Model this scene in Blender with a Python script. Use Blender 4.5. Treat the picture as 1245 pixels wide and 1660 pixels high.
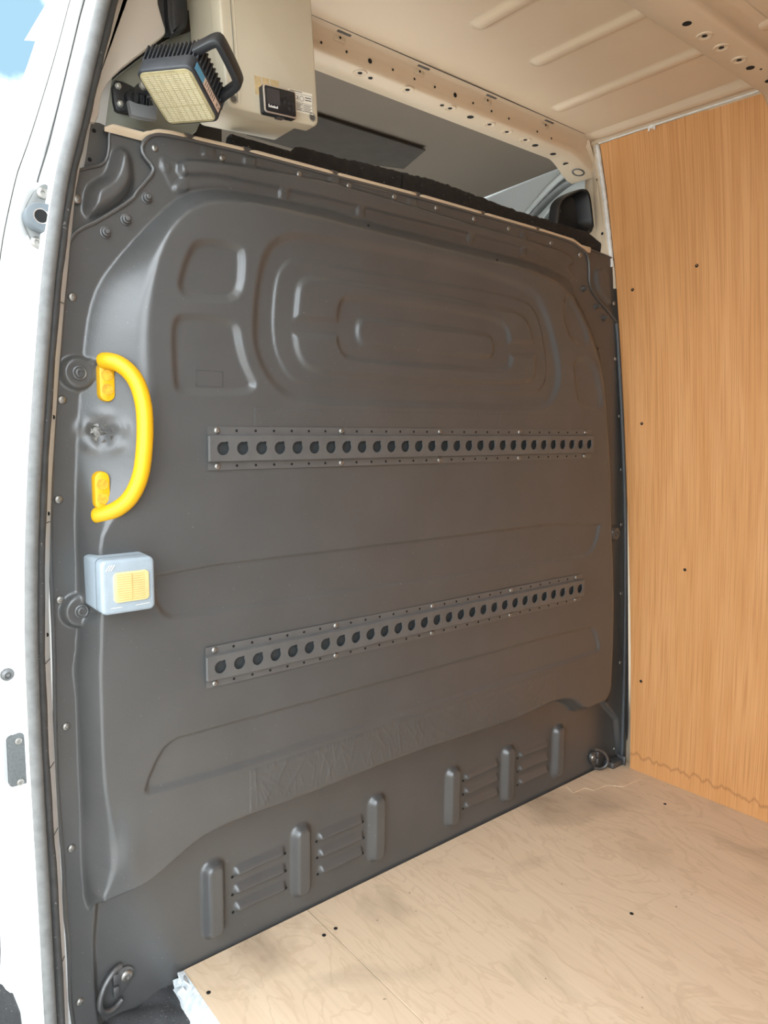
import bpy, bmesh, math, random
import numpy as np
from mathutils import Vector, Matrix, Euler

random.seed(7)
rng = np.random.default_rng(7)
scn = bpy.context.scene
col = scn.collection
for _o in list(bpy.data.objects):
    bpy.data.objects.remove(_o)

# ------------------------------------------------------------------ camera
cam_d = bpy.data.cameras.new('camera')
cam = bpy.data.objects.new('camera', cam_d)
col.objects.link(cam)
cam_d.sensor_fit = 'VERTICAL'
cam_d.sensor_height = 24.0
cam_d.lens = 24.0 * 1162.5 / 1660.0
cam_d.clip_start = 0.02
cam_d.clip_end = 500
_r = Vector((0.779, -0.627, 0.013)); _w = Vector((0.624, 0.772, -0.121)).normalized()
_r = (_r - _w * _r.dot(_w)).normalized(); _u = _r.cross(_w)
cam.matrix_world = Matrix(((_r.x, _u.x, -_w.x, -0.305), (_r.y, _u.y, -_w.y, -1.2137), (_r.z, _u.z, -_w.z, 1.095), (0, 0, 0, 1)))
scn.camera = cam

# ------------------------------------------------------------------ light
SKY_STRENGTH = 3.1
SUN_STRENGTH = 3.5
scn.view_settings.view_transform = 'Standard'
scn.view_settings.look = 'None'
scn.view_settings.gamma = 1.0
scn.view_settings.use_curve_mapping = False
scn.view_settings.exposure = 1.40

world = bpy.data.worlds.new('sky_world')
scn.world = world
world.use_nodes = True
nt = world.node_tree
nt.nodes.clear()
n_out = nt.nodes.new('ShaderNodeOutputWorld')
n_bg = nt.nodes.new('ShaderNodeBackground')
n_tc = nt.nodes.new('ShaderNodeTexCoord')
n_noise = nt.nodes.new('ShaderNodeTexNoise')
n_noise.inputs['Scale'].default_value = 2.6
n_noise.inputs['Detail'].default_value = 6
n_ramp = nt.nodes.new('ShaderNodeValToRGB')
n_ramp.color_ramp.elements[0].position = 0.39
n_ramp.color_ramp.elements[1].position = 0.52
n_ramp.color_ramp.elements[0].color = (0.056, 0.092, 0.118, 1)
n_ramp.color_ramp.elements[1].color = (0.88, 0.95, 1.0, 1)
n_map = nt.nodes.new('ShaderNodeMapping')
n_map.inputs['Location'].default_value = (0.35, 0.0, 0.12)
n_bg.inputs['Strength'].default_value = SKY_STRENGTH
nt.links.new(n_tc.outputs['Generated'], n_map.inputs['Vector'])
nt.links.new(n_map.outputs[0], n_noise.inputs['Vector'])
nt.links.new(n_noise.outputs['Fac'], n_ramp.inputs['Fac'])
nt.links.new(n_ramp.outputs['Color'], n_bg.inputs['Color'])
nt.links.new(n_bg.outputs[0], n_out.inputs['Surface'])

sun_d = bpy.data.lights.new('sun', 'SUN')
sun_d.energy = SUN_STRENGTH
sun_d.angle = math.radians(0.6)
sun_d.color = (1.0, 0.95, 0.87)
sun = bpy.data.objects.new('sun', sun_d)
col.objects.link(sun)
# high sun from behind the van, slightly to the right
sun.rotation_euler = Vector((-0.45, 0.74, -0.80)).to_track_quat('-Z', 'Y').to_euler()
sun.location = (2, -6, 8)

# ------------------------------------------------------------------ materials
MATS = {}
def mat(name, color, rough=0.5, metal=0.0, noise=0.0, nscale=40.0, bump=0.0, bscale=200.0, color2=None, stretch=(1, 1, 1), spec=0.5, speck=None):
    """Principled material with optional procedural colour mottling, specks and fine relief."""
    m = bpy.data.materials.new(name)
    m.use_nodes = True
    t = m.node_tree
    b = t.nodes['Principled BSDF']
    b.inputs['Base Color'].default_value = (*color, 1)
    b.inputs['Roughness'].default_value = rough
    b.inputs['Metallic'].default_value = metal
    b.inputs['Specular IOR Level'].default_value = spec
    tc = t.nodes.new('ShaderNodeTexCoord')
    mp = t.nodes.new('ShaderNodeMapping')
    mp.inputs['Scale'].default_value = stretch
    t.links.new(tc.outputs['Object'], mp.inputs['Vector'])
    last = None
    if noise > 0 or color2:
        n = t.nodes.new('ShaderNodeTexNoise')
        n.inputs['Scale'].default_value = nscale
        n.inputs['Detail'].default_value = 6
        t.links.new(mp.outputs[0], n.inputs['Vector'])
        r = t.nodes.new('ShaderNodeValToRGB')
        r.color_ramp.elements[0].position = 0.35
        r.color_ramp.elements[1].position = 0.68
        c2 = color2 or tuple(c * (1 - noise) for c in color)
        r.color_ramp.elements[0].color = (*color, 1)
        r.color_ramp.elements[1].color = (*c2, 1)
        t.links.new(n.outputs['Fac'], r.inputs['Fac'])
        last = r.outputs['Color']
    if speck:
        scale, thr, c = speck
        n = t.nodes.new('ShaderNodeTexNoise')
        n.inputs['Scale'].default_value = scale
        n.inputs['Detail'].default_value = 3
        t.links.new(tc.outputs['Object'], n.inputs['Vector'])
        r = t.nodes.new('ShaderNodeValToRGB')
        r.color_ramp.elements[0].position = thr
        r.color_ramp.elements[1].position = thr + 0.03
        r.color_ramp.elements[0].color = (0, 0, 0, 1); r.color_ramp.elements[1].color = (1, 1, 1, 1)
        t.links.new(n.outputs['Fac'], r.inputs['Fac'])
        mx = t.nodes.new('ShaderNodeMix'); mx.data_type = 'RGBA'
        t.links.new(r.outputs['Color'], mx.inputs[0])
        if last: t.links.new(last, mx.inputs[6])
        else: mx.inputs[6].default_value = (*color, 1)
        mx.inputs[7].default_value = (*c, 1)
        last = mx.outputs[2]
    if last: t.links.new(last, b.inputs['Base Color'])
    if bump > 0:
        n2 = t.nodes.new('ShaderNodeTexNoise')
        n2.inputs['Scale'].default_value = bscale
        n2.inputs['Detail'].default_value = 4
        t.links.new(tc.outputs['Object'], n2.inputs['Vector'])
        bp = t.nodes.new('ShaderNodeBump')
        bp.inputs['Strength'].default_value = bump
        bp.inputs['Distance'].default_value = 0.002
        t.links.new(n2.outputs['Fac'], bp.inputs['Height'])
        t.links.new(bp.outputs[0], b.inputs['Normal'])
    MATS[name] = m
    return m

def wood(name, base, dark, light, axis, fine, coarse, flat=None, gamt=1.0, stain=None, dirt=None, knots=False, rough=0.55):
    """Veneer: stretched noise grain along `axis`, plus optional smudges with a shape of their own."""
    m = bpy.data.materials.new(name)
    m.use_nodes = True
    t = m.node_tree
    N = t.nodes.new; L = t.links.new
    b = t.nodes['Principled BSDF']
    b.inputs['Roughness'].default_value = rough
    b.inputs['Specular IOR Level'].default_value = 0.3
    tc = N('ShaderNodeTexCoord')
    def noise(scale_vec, sc, detail=5, dist=0.0):
        mp = N('ShaderNodeMapping'); mp.inputs['Scale'].default_value = scale_vec
        L(tc.outputs['Object'], mp.inputs['Vector'])
        n = N('ShaderNodeTexNoise'); n.inputs['Scale'].default_value = sc; n.inputs['Detail'].default_value = detail
        n.inputs['Distortion'].default_value = dist
        L(mp.outputs[0], n.inputs['Vector'])
        return n.outputs['Fac']
    def ramp(fac, p0, p1, c0, c1):
        r = N('ShaderNodeValToRGB')
        r.color_ramp.elements[0].position = p0; r.color_ramp.elements[1].position = p1
        r.color_ramp.elements[0].color = (*c0, 1); r.color_ramp.elements[1].color = (*c1, 1)
        L(fac, r.inputs['Fac']); return r.outputs['Color']
    def mix(fac, a, c, mode='MIX'):
        x = N('ShaderNodeMix'); x.data_type = 'RGBA'; x.blend_type = mode
        if isinstance(fac, float): x.inputs[0].default_value = fac
        else: L(fac, x.inputs[0])
        for i, v in ((6, a), (7, c)):
            if isinstance(v, tuple): x.inputs[i].default_value = (*v, 1)
            else: L(v, x.inputs[i])
        return x.outputs[2]
    sv = [1.0, 1.0, 1.0]; sv[axis] = 0.012
    if flat is not None: sv[flat] = 0.012
    g1 = noise(sv, fine, 3)
    sv2 = [1.0, 1.0, 1.0]; sv2[axis] = 0.08
    if flat is not None: sv2[flat] = 0.08
    g2 = noise(sv2, coarse, 6, 1.5)
    c = ramp(g2, 0.35, 0.68, base, light)
    g1r = ramp(g1, 0.46, 0.68, (0, 0, 0), (gamt, gamt, gamt))
    c = mix(g1r, c, dark)
    if knots:
        k = noise((3.2, 1.1, 1.0), 2.2, 5, 1.8)
        kr = N('ShaderNodeTexWave'); kr.wave_type = 'RINGS'
        mul = N('ShaderNodeMath'); mul.operation = 'MULTIPLY'; mul.inputs[1].default_value = 44.0
        L(k, mul.inputs[0])
        sn = N('ShaderNodeMath'); sn.operation = 'SINE'; L(mul.outputs[0], sn.inputs[0])
        kk = ramp(sn.outputs[0], 0.55, 1.0, (0, 0, 0), (0.35, 0.35, 0.35))
        t.nodes.remove(kr)
        c = mix(kk, c, dark)
    if dirt:
        dcol, damt = dirt
        d = noise((1, 1, 1), 3.2, 9, 0.6)
        dr = ramp(d, 0.55, 0.74, (0, 0, 0), (damt, damt, damt))
        c = mix(dr, c, dcol)
        d2 = noise((1, 1, 1), 70.0, 2)
        dr2 = ramp(d2, 0.745, 0.765, (0, 0, 0), (0.7, 0.7, 0.7))
        c = mix(dr2, c, tuple(x * 0.5 for x in dcol))
    if stain:
        c = stain(t, tc, c, mix, noise, ramp)
    L(c, b.inputs['Base Color'])
    bp = N('ShaderNodeBump'); bp.inputs['Strength'].default_value = 0.12; bp.inputs['Distance'].default_value = 0.001
    L(g1, bp.inputs['Height']); L(bp.outputs[0], b.inputs['Normal'])
    MATS[name] = m
    return m

# ------------------------------------------------------------------ mesh helpers
class MB:
    """Collects verts and faces in world metres; build() links them as ONE mesh object."""
    def __init__(s): s.v = []; s.f = []; s.sm = []
    def add(s, V, F, smooth=True):
        o = len(s.v); s.v += [tuple(map(float, p)) for p in V]
        s.f += [tuple(i + o for i in f) for f in F]; s.sm += [smooth] * len(F)
        return s
    def box(s, c, d, bev=0.0, rot=None, seg=2):
        bm = bmesh.new(); bmesh.ops.create_cube(bm, size=1.0)
        for v in bm.verts: v.co = Vector((v.co.x * d[0], v.co.y * d[1], v.co.z * d[2]))
        if bev > 0: bmesh.ops.bevel(bm, geom=bm.edges[:], offset=bev, segments=seg, affect='EDGES', profile=0.5)
        s.bm(bm, Matrix.Translation(Vector(c)) @ (rot.to_4x4() if rot else Matrix.Identity(4)), bev > 0)
        return s
    def bm(s, bm, mtx=None, smooth=True):
        bm.verts.index_update()
        V = [(mtx @ v.co) if mtx else v.co for v in bm.verts]
        s.add([tuple(v) for v in V], [[v.index for v in f.verts] for f in bm.faces], smooth)
        bm.free(); return s
    def tube(s, pts, r, n=12, closed=False, caps=True, flat=1.0):
        P = [Vector(p) for p in pts]; m = len(P); rr = r if hasattr(r, '__len__') else [r] * m
        V = []; F = []; up = None
        for i in range(m):
            a = P[i - 1] if (i > 0 or closed) else P[i]; b = P[(i + 1) % m] if (i < m - 1 or closed) else P[i]
            t = (b - a).normalized()
            if up is None:
                up = Vector((0, 0, 1)) if abs(t.z) < 0.9 else Vector((1, 0, 0))
            up = (up - t * up.dot(t)).normalized(); sd = t.cross(up)
            for k in range(n):
                an = 2 * math.pi * k / n
                V.append(P[i] + (up * math.cos(an) * flat + sd * math.sin(an)) * rr[i])
        for i in range(m if closed else m - 1):
            j = (i + 1) % m
            for k in range(n):
                F.append((i * n + k, i * n + (k + 1) % n, j * n + (k + 1) % n, j * n + k))
        if caps and not closed:
            F.append(tuple(range(n - 1, -1, -1))); F.append(tuple((m - 1) * n + k for k in range(n)))
        return s.add(V, F)
    def lathe(s, prof, n=20, mtx=None, cap0=True):
        """prof: (radius, height) pairs, turned about local +Z, then placed by mtx."""
        V = []; F = []
        for r, h in prof:
            for k in range(n):
                an = 2 * math.pi * k / n; p = Vector((r * math.cos(an), r * math.sin(an), h))
                V.append(mtx @ p if mtx else p)
        for i in range(len(prof) - 1):
            for k in range(n):
                F.append((i * n + k, i * n + (k + 1) % n, (i + 1) * n + (k + 1) % n, (i + 1) * n + k))
        F.append(tuple((len(prof) - 1) * n + k for k in range(n)))
        if cap0: F.append(tuple(range(n - 1, -1, -1)))
        return s.add([tuple(v) for v in V], F)
    def prism(s, poly, mtx, depth, bev=0.0, seg=2):
        """poly in local XY, extruded along local +Z by depth, front edge rounded; then placed."""
        bm = bmesh.new()
        vs = [bm.verts.new((p[0], p[1], 0)) for p in poly]
        f = bm.faces.new(vs)
        r = bmesh.ops.extrude_face_region(bm, geom=[f])
        for e in r['geom']:
            if isinstance(e, bmesh.types.BMVert): e.co.z += depth
        bmesh.ops.recalc_face_normals(bm, faces=bm.faces[:])
        if bev > 0:
            top = [e for e in bm.edges if all(abs(v.co.z - depth) < 1e-7 for v in e.verts)]
            bmesh.ops.bevel(bm, geom=top, offset=bev, segments=seg, affect='EDGES', profile=0.5)
        return s.bm(bm, mtx, bev > 0)
    def sheet(s, rows, thick=None):
        """rows: list of equally long point rows -> quad sheet."""
        n = len(rows[0]); V = [p for r in rows for p in r]; F = []
        for i in range(len(rows) - 1):
            for k in range(n - 1):
                F.append((i * n + k, i * n + k + 1, (i + 1) * n + k + 1, (i + 1) * n + k))
        return s.add(V, F)
    def build(s, name, m, parent=None, fix=True, angle=40):
        base = wloc(parent) if parent else Vector((0, 0, 0))
        me = bpy.data.meshes.new(name)
        me.from_pydata([(v[0] - base.x, v[1] - base.y, v[2] - base.z) for v in s.v], [], s.f)
        me.polygons.foreach_set('use_smooth', s.sm)
        if fix:
            bm = bmesh.new(); bm.from_mesh(me)
            bmesh.ops.recalc_face_normals(bm, faces=bm.faces[:]); bm.to_mesh(me); bm.free()
            if any(s.sm): me.set_sharp_from_angle(angle=math.radians(angle))
        me.materials.append(MATS[m]); me.update()
        o = bpy.data.objects.new(name, me); col.objects.link(o)
        if parent: o.parent = parent
        return o

WLOC = {}
def wloc(o):
    v = Vector((0, 0, 0))
    while o is not None:
        v = v + o.location; o = o.parent
    return v
def tag(o, label, cat, group=None, kind=None):
    o['label'] = label; o['category'] = cat
    if group: o['group'] = group
    if kind: o['kind'] = kind
    return o
def thing(name, loc, label, cat, group=None, kind=None):
    o = bpy.data.objects.new(name, None); o.empty_display_size = 0.05
    col.objects.link(o); o.location = loc
    return tag(o, label, cat, group, kind)
def inst(name, me, loc, parent, rot=None, scale=None):
    o = bpy.data.objects.new(name, me); col.objects.link(o)
    o.parent = parent; o.location = Vector(loc) - (wloc(parent) if parent else Vector((0, 0, 0)))
    if rot: o.rotation_euler = rot
    if scale: o.scale = scale
    return o
def mesh_only(mb, name, m):
    o = mb.build(name, m); me = o.data; bpy.data.objects.remove(o); return me
def chaikin(P, n=2, closed=True):
    P = [np.array(p, float) for p in P]
    for _ in range(n):
        Q = []
        m = len(P)
        if not closed: Q.append(P[0])
        for i in range(m if closed else m - 1):
            a, b = P[i], P[(i + 1) % m]
            Q += [a * .75 + b * .25, a * .25 + b * .75]
        if not closed: Q.append(P[-1])
        P = Q
    return [tuple(p) for p in P]
def rrect(w, h, r, n=5, cx=0, cy=0):
    out = []
    for sx, sy, a0 in ((1, 1, 0), (-1, 1, 90), (-1, -1, 180), (1, -1, 270)):
        for k in range(n + 1):
            a = math.radians(a0 + 90 * k / n)
            out.append((cx + sx * (w / 2 - r) + r * math.cos(a), cy + sy * (h / 2 - r) + r * math.sin(a)))
    return out
def circle(r, n=20, cx=0, cy=0):
    return [(cx + r * math.cos(2 * math.pi * k / n), cy + r * math.sin(2 * math.pi * k / n)) for k in range(n)]
# frames: local XY polygon lying in the world XZ plane, local +Z pointing to the viewer (-Y)
def face_y(x=0, y=0, z=0, roll=0.0):
    return Matrix.Translation((x, y, z)) @ Matrix.Rotation(roll, 4, 'Y') @ Matrix(((1, 0, 0, 0), (0, 0, -1, 0), (0, 1, 0, 0), (0, 0, 0, 1)))
def face_down(x=0, y=0, z=0):   # local +Z points down
    return Matrix.Translation((x, y, z)) @ Matrix(((1, 0, 0, 0), (0, -1, 0, 0), (0, 0, -1, 0), (0, 0, 0, 1)))
def face_up(x=0, y=0, z=0):
    return Matrix.Translation((x, y, z))
def plate(poly, y, depth, bev=0.0):
    """(x, z) outline standing at plane y, `depth` thick towards the viewer."""
    return MB().prism(poly, face_y(0, y, 0), depth, bev)

# signed distance to a closed polygon, negative inside
def sdf(P, X, Z):
    P = np.asarray(P, float); d = np.full(X.shape, 1e9); ins = np.zeros(X.shape, bool)
    m = len(P)
    for i in range(m):
        ax, az = P[i]; bx, bz = P[(i + 1) % m]
        ex, ez = bx - ax, bz - az; wx, wz = X - ax, Z - az
        t = np.clip((wx * ex + wz * ez) / (ex * ex + ez * ez + 1e-15), 0, 1)
        d = np.minimum(d, (wx - t * ex) ** 2 + (wz - t * ez) ** 2)
        c = ((az > Z) != (bz > Z))
        with np.errstate(divide='ignore', invalid='ignore'):
            xi = ex * (Z - az) / (ez if abs(ez) > 1e-12 else 1e-12) + ax
        ins ^= c & (X < xi)
    d = np.sqrt(d)
    return np.where(ins, -d, d)
def smooth(t): t = np.clip(t, 0, 1); return t * t * (3 - 2 * t)
def nearest_on(P, x, z):
    best = None
    for i in range(len(P)):
        a = np.array(P[i]); b = np.array(P[(i + 1) % len(P)]); e = b - a
        t = np.clip(((x - a[0]) * e[0] + (z - a[1]) * e[1]) / (e @ e + 1e-15), 0, 1); q = a + t * e
        d = (q[0] - x) ** 2 + (q[1] - z) ** 2
        if best is None or d < best[0]: best = (d, q[0], q[1])
    return best[1], best[2]
def grid_sheet(name, X, Z, Y, outline, m, parent):
    """A pressed sheet y = Y(x, z), cut exactly along an outline polygon."""
    nz, nx = X.shape
    s = sdf(outline, X, Z); ins = s < 0
    use = ins[:-1, :-1] | ins[1:, :-1] | ins[:-1, 1:] | ins[1:, 1:]
    idx = np.full(X.shape, -1); need = np.zeros(X.shape, bool)
    need[:-1, :-1] |= use; need[1:, :-1] |= use; need[:-1, 1:] |= use; need[1:, 1:] |= use
    ids = np.argwhere(need); idx[need] = np.arange(len(ids))
    Vx = X[need].copy(); Vz = Z[need].copy(); Vy = Y[need].copy(); out = ~ins[need]
    for k in np.nonzero(out)[0]:
        Vx[k], Vz[k] = nearest_on(outline, Vx[k], Vz[k])
    q = np.argwhere(use); i, j = q[:, 0], q[:, 1]
    F = np.stack([idx[i, j], idx[i, j + 1], idx[i + 1, j + 1], idx[i + 1, j]], 1)
    base = wloc(parent) if parent else Vector((0, 0, 0))
    V = np.stack([Vx - base.x, Vy - base.y, Vz - base.z], 1)
    me = bpy.data.meshes.new(name)
    me.vertices.add(len(V)); me.vertices.foreach_set('co', V.ravel())
    me.loops.add(F.size); me.loops.foreach_set('vertex_index', F.ravel().astype(np.int32))
    me.polygons.add(len(F)); me.polygons.foreach_set('loop_start', np.arange(0, F.size, 4, dtype=np.int32))
    me.polygons.foreach_set('use_smooth', np.ones(len(F), bool))
    me.update(calc_edges=True); me.validate()
    me.materials.append(MATS[m])
    o = bpy.data.objects.new(name, me); col.objects.link(o)
    if parent: o.parent = parent
    return o
def text_part(name, txt, size, mtx, m, parent, ext=0.0002):
    cu = bpy.data.curves.new(name, 'FONT'); cu.body = txt; cu.size = size; cu.extrude = ext; cu.resolution_u = 2
    cu.align_x = 'CENTER'; cu.align_y = 'CENTER'
    tmp = bpy.data.objects.new('tmp_text', cu); col.objects.link(tmp)
    dg = bpy.context.evaluated_depsgraph_get(); me = bpy.data.meshes.new_from_object(tmp.evaluated_get(dg))
    bpy.data.objects.remove(tmp)
    mb = MB(); mb.add([tuple(mtx @ v.co) for v in me.vertices], [tuple(p.vertices) for p in me.polygons], False)
    bpy.data.meshes.remove(me)
    return mb.build(name, m, parent, fix=False)

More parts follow.
